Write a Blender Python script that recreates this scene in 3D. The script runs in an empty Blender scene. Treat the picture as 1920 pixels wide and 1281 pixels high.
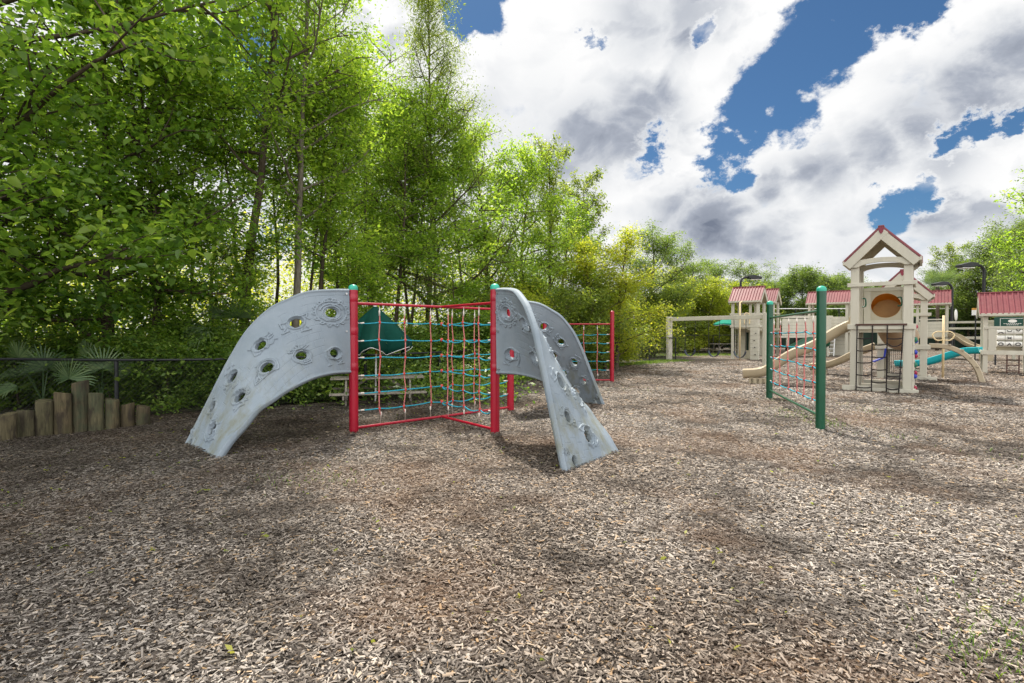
import bpy, math, random
import numpy as np
from mathutils import Vector, Matrix
R = math.radians
C = bpy.context.scene
COL = C.collection

# ------------------------------------------------------------ camera, sky, sun, exposure
CAM_H, PITCH, FPX = 1.5, R(-0.925), 960.0
cd = bpy.data.cameras.new('camera'); cam = bpy.data.objects.new('camera', cd); COL.objects.link(cam)
cam.location = (0, 0, CAM_H); cam.rotation_euler = (R(90) + PITCH, 0, 0)
cd.sensor_width = 36; cd.lens = 18; cd.clip_start = 0.05; cd.clip_end = 3000
C.camera = cam
SUN_EL, SUN_AZ = R(57), R(-9)          # azimuth measured from +Y towards +X
sd = bpy.data.lights.new('sun', 'SUN'); sun = bpy.data.objects.new('sun', sd); COL.objects.link(sun)
sd.energy = 4.1; sd.angle = R(2.0); sd.color = (1.0, 0.93, 0.82)
sv = Vector((math.sin(SUN_AZ) * math.cos(SUN_EL), math.cos(SUN_AZ) * math.cos(SUN_EL), math.sin(SUN_EL)))
sun.rotation_euler = sv.to_track_quat('Z', 'Y').to_euler(); sun.location = sv * 80
C.view_settings.view_transform = 'Standard'; C.view_settings.look = 'None'
C.view_settings.gamma = 1; C.view_settings.exposure = 0.92
C.render.engine = 'CYCLES'
C.cycles.max_bounces = 8; C.cycles.diffuse_bounces = 5; C.cycles.glossy_bounces = 2
C.cycles.transmission_bounces = 4; C.cycles.transparent_max_bounces = 6
C.cycles.sample_clamp_indirect = 6

def ray(px, py):
    a, b = (px - 960) / FPX, (640.5 - py) / FPX
    y = math.cos(PITCH) - b * math.sin(PITCH); z = math.sin(PITCH) + b * math.cos(PITCH)
    return a / y, z / y
def W(px, py, d):
    u, v = ray(px, py); return Vector((u * d, d, CAM_H + v * d))
def XY(px, d):
    return ((px - 960) / FPX * d, d)
def pdir(px, py):
    u, v = ray(px, py); return Vector((u, 1, v)).normalized()

# node helper
class NT:
    def __init__(s, tree): s.t = tree; s.n = tree.nodes; s.l = tree.links
    def new(s, typ, **kw):
        n = s.n.new(typ)
        for k, v in kw.items():
            if k == 'inp':
                for i, val in v.items(): s.put(n.inputs[i], val)
            else: setattr(n, k, v)
        return n
    def put(s, sock, val):
        if isinstance(val, bpy.types.NodeSocket): s.l.new(val, sock)
        elif isinstance(val, bpy.types.Node): s.l.new(val.outputs[0], sock)
        else: sock.default_value = val
    def math(s, op, a, b=None, c=None, clamp=False):
        n = s.n.new('ShaderNodeMath'); n.operation = op; n.use_clamp = clamp
        s.put(n.inputs[0], a)
        if b is not None: s.put(n.inputs[1], b)
        if c is not None: s.put(n.inputs[2], c)
        return n.outputs[0]
    def vm(s, op, a, b=None, out=0):
        n = s.n.new('ShaderNodeVectorMath'); n.operation = op; s.put(n.inputs[0], a)
        if b is not None: s.put(n.inputs[1], b)
        return n.outputs['Value'] if op in ('DOT_PRODUCT', 'LENGTH', 'DISTANCE') else n.outputs[0]
    def mr(s, v, a, b, c=0., d=1., smooth=False):
        n = s.n.new('ShaderNodeMapRange'); n.clamp = True
        if smooth: n.interpolation_type = 'SMOOTHSTEP'
        for i, x in enumerate((v, a, b, c, d)): s.put(n.inputs[i], x)
        return n.outputs[0]
    def noise(s, vec, scale, detail=3., rough=.5, dist=0., dims='3D'):
        n = s.n.new('ShaderNodeTexNoise'); n.noise_dimensions = dims
        if vec is not None: s.put(n.inputs['Vector'], vec)
        n.inputs['Scale'].default_value = scale; n.inputs['Detail'].default_value = detail
        n.inputs['Roughness'].default_value = rough; n.inputs['Distortion'].default_value = dist
        return n.outputs['Fac']
    def ramp(s, fac, stops, interp='LINEAR'):
        n = s.n.new('ShaderNodeValToRGB'); cr = n.color_ramp; cr.interpolation = interp
        while len(cr.elements) < len(stops): cr.elements.new(0.5)
        for e, (p, c) in zip(cr.elements, stops): e.position = p; e.color = (*c, 1)
        s.put(n.inputs[0], fac); return n.outputs[0]
    def mix(s, f, a, b, blend='MIX'):
        n = s.n.new('ShaderNodeMix'); n.data_type = 'RGBA'; n.blend_type = blend
        s.put(n.inputs[0], f)
        for i, x in ((6, a), (7, b)):
            if isinstance(x, tuple): x = (*x, 1) if len(x) == 3 else x
            s.put(n.inputs[i], x)
        return n.outputs[2]

# world: Nishita sky with a layer of cumulus in the directions where the clouds stood
wd = bpy.data.worlds.new('World'); C.world = wd; wd.use_nodes = True
w = NT(wd.node_tree); w.n.clear()
wd.cycles.sampling_method = 'MANUAL'; wd.cycles.sample_map_resolution = 512
sky = w.new('ShaderNodeTexSky', sky_type='NISHITA', sun_disc=False, sun_elevation=SUN_EL, sun_rotation=SUN_AZ,
            air_density=1.0, dust_density=0.4, ozone_density=2.5)
tc = w.new('ShaderNodeTexCoord'); D = tc.outputs['Generated']
pl = w.vm('MULTIPLY', D, (1, 1, 1.35))
wn = w.new('ShaderNodeTexNoise', inp={'Vector': pl, 'Scale': 4.0, 'Detail': 3.0})
wsc = w.vm('SCALE', w.vm('SUBTRACT', wn.outputs['Color'], (.5, .5, .5))); wsc.node.inputs['Scale'].default_value = 0.16
warp = w.vm('ADD', pl, wsc)
n1 = w.noise(warp, 5.2, 10.0, .60)
n2 = w.noise(w.vm('ADD', warp, (-0.012, 0.0, 0.045)), 5.2, 6.0, .55)
nf = w.noise(warp, 17., 8., .62)
def puff(v):
    n = w.n.new('ShaderNodeTexVoronoi'); n.feature = 'F1'; n.normalize = True
    w.put(n.inputs['Vector'], v); n.inputs['Scale'].default_value = 7.5; n.inputs['Detail'].default_value = 1.; n.inputs['Roughness'].default_value = .6
    return n.outputs['Distance']
pf1, pf2 = puff(warp), puff(w.vm('ADD', warp, (-0.004, 0.0, 0.020)))
wob = w.math('SUBTRACT', w.noise(pl, 11.0, 9.0, .66), .5)
BLUE = [(1335,310,24,.75),(1362,268,32,.95),(1402,215,44,1.),(1442,165,50,1.),(1490,120,52,1.),(1540,80,52,1.),(1595,40,44,1.),(1650,5,36,1.),(1480,62,30,.6),
        (895,5,36,1.),(874,62,20,.8),(1228,288,20,.72),(1112,66,11,.5),(1308,64,11,.5),(1686,374,30,.8),(1735,360,24,.75),
        (1780,272,18,.6),(1840,255,24,.75),(1905,246,28,.85),(300,60,50,.6),(450,100,50,.5),(480,190,40,.4),(1395,345,16,.5),(1710,14,26,.6),(1470,200,40,.8),(1180,330,14,.35),(1800,356,16,.4)]
GREY = [(1080,275,100,.75),(1000,225,90,.55),(1180,240,90,.75),(1245,200,60,.5),(950,200,70,.4),(1340,425,90,.8),(1260,420,70,.55),(1430,445,80,.6),(1600,450,110,.3),(1720,215,100,.8),(1820,170,110,.85),
        (1640,270,80,.75),(1540,320,75,.75),(1440,355,60,.6),(1910,100,110,.8),(1200,30,90,.5),(1890,210,90,.7),(1780,300,80,.45),(1120,180,50,.2),(1700,450,100,.3),(1280,20,90,.5)]
def blobs(lst, wa, lo, hi):
    acc = None
    for px, py, r, wt in lst:
        c = pdir(px, py); c2 = pdir(px + r, py); ang = c.angle(c2)
        dd = w.math('ADD', w.vm('DISTANCE', D, tuple(c)), w.math('MULTIPLY', wob, wa))
        v = w.mr(dd, ang * lo, ang * hi, 0., wt, smooth=True)
        acc = v if acc is None else w.math('MAXIMUM', acc, v)
    return acc
WHITE = [(1000,110,140,.75),(830,170,90,.7),(1330,150,60,.7),(1620,140,80,.75),(1500,230,60,.6),(1400,300,40,.6),(1090,120,80,.6),(1750,70,60,.5),(1150,390,70,.5),(1560,400,60,.4),(1850,330,50,.5)]
wh = blobs(WHITE, .12, 1.7, .1)
bl = blobs(BLUE, .17, 2.6, .0); gr = blobs(GREY, .10, 1.6, .1)
dens = w.math('SUBTRACT', w.math('ADD', w.math('MULTIPLY', w.math('SUBTRACT', n1, .5), 1.3), w.math('ADD', w.math('MULTIPLY', w.math('SUBTRACT', nf, .5), .25), w.math('MULTIPLY', w.math('SUBTRACT', .30, pf1), .9))), w.math('SUBTRACT', bl, .34))
cov = w.mr(dens, -.13, .22, smooth=True)
lit = w.math('ADD', w.math('SUBTRACT', n2, n1), w.math('MULTIPLY', w.math('SUBTRACT', pf1, pf2), 1.1))     # denser above: shaded side
shade = w.math('ADD', w.mr(lit, -.01, .19, 0, .55), w.math('MULTIPLY', gr, 1.0), clamp=True)
shade = w.math('MULTIPLY', w.math('MULTIPLY', shade, w.math('SUBTRACT', 1.0, wh)), w.mr(dens, .02, .45, .2, 1.0))
ccol = w.ramp(shade, [(0, (1.0, 1.0, 1.0)), (.3, (.78, .80, .83)), (.6, (.43, .465, .54)), (1, (.19, .22, .29))])
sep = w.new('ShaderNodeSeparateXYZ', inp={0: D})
skyc = w.vm('SCALE', sky.outputs[0]); skyc.node.inputs['Scale'].default_value = 0.034
skyc = w.mix(1.0, skyc, (.62, .93, 1.15), 'MULTIPLY')
cl = w.vm('SCALE', ccol); w.put(cl.node.inputs['Scale'], w.mr(sep.outputs[1], .15, -.55, .53, 1.35))  # clouds behind the camera brightened, added as fill light
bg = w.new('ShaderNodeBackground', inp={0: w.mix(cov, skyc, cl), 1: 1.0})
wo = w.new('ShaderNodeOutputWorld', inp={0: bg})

# ------------------------------------------------------------ mesh helpers
rng = np.random.default_rng(7)
def tag(o, label=None, cat=None, group=None, kind=None):
    if label: o['label'] = label
    if cat: o['category'] = cat
    if group: o['group'] = group
    if kind: o['kind'] = kind
    return o
def thing(name, label, cat, loc=(0, 0, 0), rz=0., group=None):
    o = bpy.data.objects.new(name, None); COL.objects.link(o); o.empty_display_size = .2
    o.location = loc; o.rotation_euler = (0, 0, rz)
    return tag(o, label, cat, group)
def link(name, me, parent=None):
    o = bpy.data.objects.new(name, me); COL.objects.link(o)
    if parent is not None: o.parent = parent
    return o
def finish(me, mat, smooth=None):
    me.update()
    if mat: me.materials.append(mat)
    if smooth is not None:
        me.polygons.foreach_set('use_smooth', np.ones(len(me.polygons), bool))
        if smooth < 3: me.set_sharp_from_angle(angle=smooth)
    return me
def quads_mesh(name, V, F, mat, smooth=None, attr=None):
    """numpy verts (n,3) and quads (m,4)"""
    me = bpy.data.meshes.new(name); V = np.asarray(V, np.float32); F = np.asarray(F, np.int32); k = F.shape[1]
    me.vertices.add(len(V)); me.vertices.foreach_set('co', V.ravel())
    me.loops.add(F.size); me.loops.foreach_set('vertex_index', F.ravel())
    me.polygons.add(len(F)); me.polygons.foreach_set('loop_start', np.arange(0, F.size, k, dtype=np.int32))
    if attr:
        for nm, a in attr.items():
            at = me.attributes.new(nm, 'FLOAT', 'POINT'); at.data.foreach_set('value', np.asarray(a, np.float32))
    me.update(calc_edges=True)
    return finish(me, mat, smooth)
class MB:
    def __init__(s): s.v = []; s.f = []
    def add(s, V, F):
        o = len(s.v); s.v += [tuple(p) for p in V]; s.f += [tuple(i + o for i in q) for q in F]; return s
    def box(s, a, b, M=None):
        """axis box between corners a and b, optional matrix"""
        (x0, y0, z0), (x1, y1, z1) = a, b
        V = [Vector(p) for p in ((x0,y0,z0),(x1,y0,z0),(x1,y1,z0),(x0,y1,z0),(x0,y0,z1),(x1,y0,z1),(x1,y1,z1),(x0,y1,z1))]
        if M is not None: V = [M @ p for p in V]
        return s.add(V, [(0,3,2,1),(4,5,6,7),(0,1,5,4),(1,2,6,5),(2,3,7,6),(3,0,4,7)])
    def bar(s, p, q, w_, h_, up=(0, 0, 1)):
        """square bar from p to q, w_ across, h_ along 'up'"""
        p, q = Vector(p), Vector(q); d = (q - p); L = d.length; d.normalize()
        u = Vector(up); x = d.cross(u)
        if x.length < 1e-4: x = d.cross(Vector((1, 0, 0)))
        x.normalize(); u = x.cross(d)
        M = Matrix((( x.x, d.x, u.x, p.x), (x.y, d.y, u.y, p.y), (x.z, d.z, u.z, p.z), (0, 0, 0, 1)))
        return s.box((-w_/2, 0, -h_/2), (w_/2, L, h_/2), M)
    def tube(s, pts, r, n=8, cap=True):
        pts = [Vector(p) for p in pts]; m = len(pts)
        rs = r if hasattr(r, '__len__') else [r] * m
        V = []; ref = None
        for i, p in enumerate(pts):
            d = (pts[min(i+1, m-1)] - pts[max(i-1, 0)])
            if d.length < 1e-7: d = Vector((0, 0, 1))
            d.normalize()
            if ref is None:
                ref = d.cross(Vector((0, 0, 1)))
                if ref.length < .05: ref = d.cross(Vector((1, 0, 0)))
            x = (ref - d * ref.dot(d)).normalized(); y = d.cross(x); ref = x
            V += [p + (x * math.cos(2*math.pi*k/n) + y * math.sin(2*math.pi*k/n)) * rs[i] for k in range(n)]
        F = [(i*n+k, i*n+(k+1) % n, (i+1)*n+(k+1) % n, (i+1)*n+k) for i in range(m-1) for k in range(n)]
        if cap: F += [tuple(range(n-1, -1, -1)), tuple((m-1)*n+k for k in range(n))]
        return s.add(V, F)
    def lathe(s, prof, n=16, c=(0, 0, 0)):
        V = [(c[0]+r*math.cos(2*math.pi*k/n), c[1]+r*math.sin(2*math.pi*k/n), c[2]+z) for r, z in prof for k in range(n)]
        F = [(i*n+k, i*n+(k+1) % n, (i+1)*n+(k+1) % n, (i+1)*n+k) for i in range(len(prof)-1) for k in range(n)]
        if prof[0][0] > 1e-5: F.append(tuple(range(n-1, -1, -1)))
        if prof[-1][0] > 1e-5: F.append(tuple((len(prof)-1)*n+k for k in range(n)))
        return s.add(V, F)
    def prism(s, poly, axis, a, b):
        """closed outline poly (2D) extruded along axis 'x','y' or 'z' from a to b"""
        def P(u, v, t): return {'y': (u, t, v), 'x': (t, u, v), 'z': (u, v, t)}[axis]
        n = len(poly); V = [P(u, v, a) for u, v in poly] + [P(u, v, b) for u, v in poly]
        return s.add(V, [tuple(range(n-1, -1, -1)), tuple(range(n, 2*n))] + [(i, (i+1) % n, n+(i+1) % n, n+i) for i in range(n)])
    def sweep(s, path, prof, side):
        """closed profile [(across, up)] swept along path; side = horizontal across vector"""
        path = [Vector(p) for p in path]; side = Vector(side).normalized(); V = []; m = len(path); n = len(prof)
        for i, p in enumerate(path):
            d = (path[min(i+1, m-1)] - path[max(i-1, 0)]).normalized(); u = side.cross(d).normalized()
            if u.z < 0: u = -u
            V += [p + side * a + u * b for a, b in prof]
        F = [(i*n+k, i*n+(k+1) % n, (i+1)*n+(k+1) % n, (i+1)*n+k) for i in range(m-1) for k in range(n)]
        F += [tuple(range(n-1, -1, -1)), tuple((m-1)*n+k for k in range(n))]
        return s.add(V, F)
    def build(s, name, mat, parent=None, smooth=None, bevel=0.):
        me = bpy.data.meshes.new(name); me.from_pydata(s.v, [], s.f); me.update()
        import bmesh
        bm = bmesh.new(); bm.from_mesh(me); bmesh.ops.recalc_face_normals(bm, faces=bm.faces); bm.to_mesh(me); bm.free()
        finish(me, mat, smooth); o = link(name, me, parent)
        if bevel:
            b = o.modifiers.new('bevel', 'BEVEL'); b.width = bevel; b.segments = 2; b.limit_method = 'ANGLE'
        return o
def copy_tree(o, parent=None):
    c = o.copy(); COL.objects.link(c)
    if parent is not None: c.parent = parent
    for ch in [x for x in C.objects if x.parent == o]: copy_tree(ch, c)
    return c
def crv(pts, n=24):
    """Catmull-Rom through pts"""
    P = [Vector(p) for p in pts]; P = [2*P[0]-P[1]] + P + [2*P[-1]-P[-2]]; out = []
    segs = len(P) - 3; per = max(2, n // segs)
    for i in range(segs):
        a, b, c, d = P[i:i+4]
        for k in range(per):
            t = k / per
            out.append(.5*((2*b)+(c-a)*t+(2*a-5*b+4*c-d)*t*t+(3*b-a-3*c+d)*t**3))
    out.append(P[-2]); return out

# ------------------------------------------------------------ materials
def mat(name, col, rough=.6, spec=.3, var=.12, scale=3., bump=0., bscale=40., dirt=None, streak=False, metal=0.):
    m = bpy.data.materials.new(name); m.use_nodes = True; t = NT(m.node_tree); b = t.n['Principled BSDF']
    tc = t.new('ShaderNodeTexCoord'); o = tc.outputs['Object']
    if streak: o = t.vm('MULTIPLY', o, (1, 1, .12))
    n = t.noise(o, scale, 5., .6)
    c1 = tuple(x * (1 - var) for x in col); c2 = tuple(min(1, x * (1 + var)) for x in col)
    c = t.ramp(n, [(.3, c1), (.7, c2)])
    if dirt:
        n2 = t.noise(o, scale * 2.7, 6., .65)
        c = t.mix(t.mr(n2, .52, .72, 0, dirt[1]), c, dirt[0])
    t.put(b.inputs['Base Color'], c); b.inputs['Roughness'].default_value = rough
    b.inputs['Specular IOR Level'].default_value = spec; b.inputs['Metallic'].default_value = metal
    if bump:
        bp = t.new('ShaderNodeBump', inp={'Height': t.noise(o, bscale, 4., .6)}); bp.inputs['Strength'].default_value = bump
        bp.inputs['Distance'].default_value = .01; t.put(b.inputs['Normal'], bp)
    return m
M = {}
M['timber'] = mat('tan_recycled_timber', (.48, .452, .372), .55, .3, .10, 2.0, .25, 60, ((.40, .36, .28), .4), True)
M['timber_panel'] = mat('tan_board', (.43, .39, .295), .55, .3, .08, 2., .15, 50, ((.36, .31, .22), .35), True)
M['slide'] = mat('tan_slide_plastic', (.38, .31, .205), .38, .45, .08, 2., 0, 0, ((.36, .28, .18), .4))
M['orange'] = mat('amber_glow_lining', (.60, .33, .075), .45, .3, .1)  # amber of light coming through the tan plastic, put into the colour
for k_, f_ in (('orange', .10), ('slide_thin', .30)):
    if k_ == 'slide_thin': M[k_] = mat('thin_tan_plastic', (.38, .31, .205), .38, .45, .08, 2.)
    t_ = NT(M[k_].node_tree); tr_ = t_.new('ShaderNodeBsdfTranslucent'); tr_.inputs[0].default_value = (.80, .42, .09, 1)
    t_.put(t_.n['Material Output'].inputs[0], t_.new('ShaderNodeMixShader', inp={0: f_, 1: t_.n['Principled BSDF'].outputs[0], 2: tr_.outputs[0]}))
M['amber'] = mat('bend_shade_amber', (.36, .20, .06), .5, .3, .1)  # darker amber: shade of the tube's bend put into the colour
M['teal_slide'] = mat('teal_plastic', (.012, .40, .46), .35, .5, .06)
M['roof'] = mat('faded_red_metal', (.175, .040, .047), .5, .35, .16, 1.6, 0, 0, ((.22, .085, .082), .5))
M['maroon'] = mat('maroon_trim', (.20, .022, .04), .5, .4, .1)
M['red'] = mat('red_powder_coat', (.33, .0025, .020), .33, .5, .10, 3., .08, 90, ((.27, .02, .03), .35))
M['green'] = mat('green_powder_coat', (.003, .066, .031), .30, .5, .12, 3., .06, 90, ((.012, .075, .043), .3))
M['cap'] = mat('green_cap_plastic', (.03, .36, .25), .4, .4, .1)
M['rope_pink'] = mat('faded_red_rope', (.56, .20, .185), .85, .1, .2, 30., .5, 220)
M['rope_teal'] = mat('teal_rope', (.03, .29, .39), .85, .1, .2, 30., .5, 220)
M['rope_end'] = mat('pale_rope_sleeve', (.62, .56, .50), .7, .2, .1, 20.)
M['knot'] = mat('red_rope_knot', (.46, .055, .045), .6, .3, .2, 20.)
M['steel'] = mat('zinc_bolt', (.5, .5, .5), .35, .5, .1, 10., metal=.8)
M['black'] = mat('black_paint', (.012, .013, .015), .45, .4, .2)
M['black_rope'] = mat('black_rope', (.025, .02, .02), .8, .2, .2)
M['brown'] = mat('brown_bar', (.07, .03, .022), .5, .3, .1)
M['wood'] = mat('weathered_table_wood', (.27, .24, .20), .8, .15, .25, 6., .5, 90, ((.08, .07, .06), .6))
M['canvas'] = mat('dark_green_canvas', (.004, .044, .032), .85, .1, .12, 5., .2, 200, ((.010, .062, .046), .4))
M['canvas_light'] = mat('green_canvas', (.012, .20, .14), .85, .1, .1, 5.)
M['white'] = mat('white_paint', (.72, .72, .70), .5, .3, .06, 4., 0, 0, ((.5, .42, .3), .35))
M['rust'] = mat('orange_rust', (.5, .25, .05), .7, .2, .2, 12.)
M['seat'] = mat('black_blue_rubber', (.03, .04, .06), .5, .4, .2)
M['blue'] = mat('blue_plastic', (.015, .03, .30), .4, .4, .1)
M['holdred'] = mat('maroon_hold', (.30, .02, .05), .5, .3, .1)
M['holdgreen'] = mat('green_hold', (.02, .14, .08), .5, .3, .1)
M['yellow'] = mat('cream_pole', (.66, .52, .30), .45, .4, .08)
M['tile'] = mat('white_game_tile', (.70, .68, .62), .5, .3, .06)
M['screen'] = mat('dark_windscreen', (.018, .030, .022), .9, .1, .3, 1.)
M['sign'] = mat('dark_green_sign', (.006, .05, .035), .5, .3, .1)
def wood_log():
    m = bpy.data.materials.new('weathered_log'); m.use_nodes = True; t = NT(m.node_tree); b = t.n['Principled BSDF']
    tc = t.new('ShaderNodeTexCoord'); oi = t.new('ShaderNodeObjectInfo')
    v = t.vm('ADD', tc.outputs['Object'], oi.outputs['Location'])
    st = t.vm('MULTIPLY', v, (1, 1, .10))
    f = t.noise(st, 26., 6., .65, .6); g = t.noise(v, 5., 4., .6); h = t.noise(t.vm('MULTIPLY', v, (1, 1, .3)), 9., 5., .6)
    c = t.ramp(f, [(.28, (.035, .03, .02)), (.5, (.12, .10, .065)), (.75, (.23, .19, .12))])
    c = t.mix(t.mr(g, .42, .62, 0, .6), c, t.ramp(oi.outputs['Random'], [(0, (.075, .10, .060)), (.35, (.16, .13, .075)), (.65, (.10, .085, .06)), (1, (.085, .12, .075))]))
    c = t.mix(1.0, c, t.ramp(t.math('FRACT', t.math('MULTIPLY', oi.outputs['Random'], 7.3)), [(0, (.45, .44, .43)), (.5, (.80, .75, .68)), (1, (.62, .68, .61))]), 'MULTIPLY')
    c = t.mix(t.mr(h, .50, .62, 0, .85), c, (.035, .028, .022))
    t.put(b.inputs['Base Color'], c); b.inputs['Roughness'].default_value = .9; b.inputs['Specular IOR Level'].default_value = .1
    bp = t.new('ShaderNodeBump', inp={'Height': f}); bp.inputs['Strength'].default_value = .6; bp.inputs['Distance'].default_value = .02
    t.put(b.inputs['Normal'], bp); return m
M['log'] = wood_log()
def bark(name, c0, c1, c2):
    m = bpy.data.materials.new(name); m.use_nodes = True; t = NT(m.node_tree); b = t.n['Principled BSDF']
    tc = t.new('ShaderNodeTexCoord'); v = t.vm('MULTIPLY', tc.outputs['Object'], (1, 1, .25))
    f = t.noise(v, 22., 5., .65); g = t.noise(tc.outputs['Object'], 2.2, 4., .6)
    c = t.mix(t.mr(g, .45, .62), t.ramp(f, [(.3, c0), (.7, c1)]), c2)
    t.put(b.inputs['Base Color'], c); b.inputs['Roughness'].default_value = .9; b.inputs['Specular IOR Level'].default_value = .1
    bp = t.new('ShaderNodeBump', inp={'Height': f}); bp.inputs['Strength'].default_value = .7; bp.inputs['Distance'].default_value = .02
    t.put(b.inputs['Normal'], bp); return m
M['bark'] = bark('brown_bark', (.03, .022, .016), (.12, .092, .068), (.085, .07, .05))
M['bark_pale'] = bark('pale_grey_bark', (.10, .085, .065), (.26, .23, .18), (.12, .105, .08))
def leaf(name, stops, trans=.56, tboost=2.5):
    stops = [(p, (c[0]*.96, c[1]*.93, c[2]*1.25)) for p, c in stops]
    m = bpy.data.materials.new(name); m.use_nodes = True; t = NT(m.node_tree); b = t.n['Principled BSDF']
    a = t.new('ShaderNodeAttribute', attribute_name='rnd'); oi = t.new('ShaderNodeObjectInfo')
    f = t.math('ADD', a.outputs['Fac'], t.mr(oi.outputs['Random'], 0, 1, -.10, .10), clamp=True)
    c = t.ramp(f, stops)
    t.put(b.inputs['Base Color'], c); b.inputs['Roughness'].default_value = .48; b.inputs['Specular IOR Level'].default_value = .28
    tr = t.new('ShaderNodeBsdfTranslucent', inp={0: t.mix(1.0, c, (tboost * 1.02, tboost, tboost * .42), 'MULTIPLY')})
    mx = t.new('ShaderNodeMixShader', inp={0: trans, 1: b.outputs[0], 2: tr.outputs[0]})
    t.put(t.n['Material Output'].inputs[0], mx); return m
M['leaf'] = leaf('spring_leaf', [(0, (.075, .138, .018)), (.5, (.165, .270, .034)), (1, (.28, .37, .058))])
M['leaf_near'] = leaf('broad_leaf', [(0, (.050, .110, .018)), (.55, (.14, .245, .034)), (1, (.27, .37, .060))], .54)
M['leaf_near'].node_tree.nodes['Principled BSDF'].inputs['Roughness'].default_value = .36; M['leaf_near'].node_tree.nodes['Principled BSDF'].inputs['Specular IOR Level'].default_value = .5
M['leaf_yellow'] = leaf('yellow_green_leaf', [(0, (.11, .155, .016)), (.5, (.21, .265, .028)), (1, (.34, .345, .045))])
M['leaf_olive'] = leaf('olive_leaf', [(0, (.065, .105, .020)), (.5, (.135, .190, .032)), (1, (.23, .275, .05))], .50)
M['leaf_dark'] = leaf('dark_leaf', [(0, (.050, .105, .018)), (.5, (.12, .205, .032)), (1, (.23, .32, .055))], .45)
M['leaf_dark'].node_tree.nodes['Principled BSDF'].inputs['Roughness'].default_value = .38; M['leaf_dark'].node_tree.nodes['Principled BSDF'].inputs['Specular IOR Level'].default_value = .45
M['leaf_far'] = leaf('distant_leaf', [(0, (.05, .09, .022)), (.5, (.095, .15, .032)), (1, (.15, .21, .05))], .50)
M['palm'] = leaf('palm_frond', [(0, (.05, .095, .034)), (.5, (.11, .18, .062)), (1, (.21, .28, .105))], .3)
M['grass'] = leaf('grass_blade', [(0, (.05, .11, .015)), (.5, (.11, .20, .025)), (1, (.22, .28, .05))], .35)
# ------------------------------------------------------------ ground
def gz(x, y):
    x = np.asarray(x, float); y = np.asarray(y, float)
    h = (.016*np.sin(x*1.1+.4)*np.sin(y*.9+1.) + .012*np.sin(x*2.3+y*1.7) + .008*np.sin(x*4.1-y*3.3+2) + .006*np.sin(x*6.3+1)*np.sin(y*7.1))
    wdw = np.clip((18-np.abs(x))/4, 0, 1)*np.clip((30-y)/4, 0, 1)*np.clip((y+4)/3, 0, 1)
    return h * wdw
def mulch_mat():
    m = bpy.data.materials.new('wood_chip_mulch'); m.use_nodes = True; t = NT(m.node_tree); b = t.n['Principled BSDF']
    tc = t.new('ShaderNodeTexCoord'); o = tc.outputs['Object']
    wv = t.new('ShaderNodeTexNoise', inp={'Vector': o, 'Scale': 9., 'Detail': 2.})
    o2 = t.vm('ADD', o, t.vm('SCALE', wv.outputs['Color'])); o2.node.inputs[1].links[0].from_node.inputs['Scale'].default_value = .12
    cols = None
    for ang, sc in ((0.3, 1.0), (1.5, 1.15), (2.6, .9)):
        mp = t.new('ShaderNodeMapping', inp={0: o2}); mp.inputs['Rotation'].default_value = (0, 0, ang); mp.inputs['Scale'].default_value = (24*sc, 70*sc, 24)
        vo = t.new('ShaderNodeTexVoronoi', inp={'Vector': mp, 'Scale': 1.})
        sp = t.new('ShaderNodeSeparateColor', inp={0: vo.outputs['Color']})
        c = t.ramp(sp.outputs[0], CHIP_STOPS); dk = t.mr(vo.outputs['Distance'], .35, .75, 1., .35)
        c = t.mix(1.0, c, t.new('ShaderNodeCombineColor', inp={0: dk, 1: dk, 2: dk}).outputs[0], 'MULTIPLY')
        cols = c if cols is None else t.mix(t.math('GREATER_THAN', sp.outputs[1], .55), cols, c)
    cols = patches(t, o, cols)
    t.put(b.inputs['Base Color'], cols); b.inputs['Roughness'].default_value = .85; b.inputs['Specular IOR Level'].default_value = .15
    bp = t.new('ShaderNodeBump', inp={'Height': t.noise(o, 45., 5., .7)}); bp.inputs['Strength'].default_value = .9; bp.inputs['Distance'].default_value = .03
    t.put(b.inputs['Normal'], bp); return m
CHIP_STOPS = [(0., (.022, .017, .013)), (.20, (.054, .043, .036)), (.40, (.138, .119, .105)), (.60, (.265, .235, .208)), (.83, (.44, .395, .35)), (.94, (.37, .24, .12)), (1., (.66, .60, .52))]
def patches(t, o, c):
    g = t.noise(o, .85, 6., .68)                     # damp dark soil showing through
    c = t.mix(t.mr(g, .49, .60, 0, .72), c, (.034, .027, .022))
    h = t.noise(t.vm('ADD', o, (7., 3., 0)), .55, 4., .6)   # fresh reddish mulch
    c = t.mix(t.mr(h, .50, .68, 0, .42), c, (.15, .082, .042))
    sx = t.new('ShaderNodeSeparateXYZ', inp={0: o})   # tree shade towards the left woods, painted into the ground colour
    e = t.math('ADD', t.math('MULTIPLY', sx.outputs[0], -.55), t.math('MULTIPLY', sx.outputs[1], .18))
    e = t.math('ADD', e, t.math('MULTIPLY', t.noise(o, .6, 3.), 1.5))
    c = t.mix(t.mr(e, 2.4, 4.6, 0, .72), c, (.040, .031, .024))
    lf = t.noise(t.vm('ADD', o, (3., 11., 0)), .22, 3., .55)
    c = t.mix(1.0, c, t.ramp(lf, [(.38, (.74, .69, .64)), (.58, (1., 1., 1.))]), 'MULTIPLY')
    return c
M['mulch'] = mulch_mat()
def axis(lo, hi, step, far):
    a = np.arange(lo, hi+step/2, step); ext = np.array([1.5, 4, 9, 20, 45, 100, far])
    return np.r_[(lo-ext)[::-1], a, hi+ext]
gx, gy = axis(-18, 18, .12, 400), axis(-4, 30, .12, 500)
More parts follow.
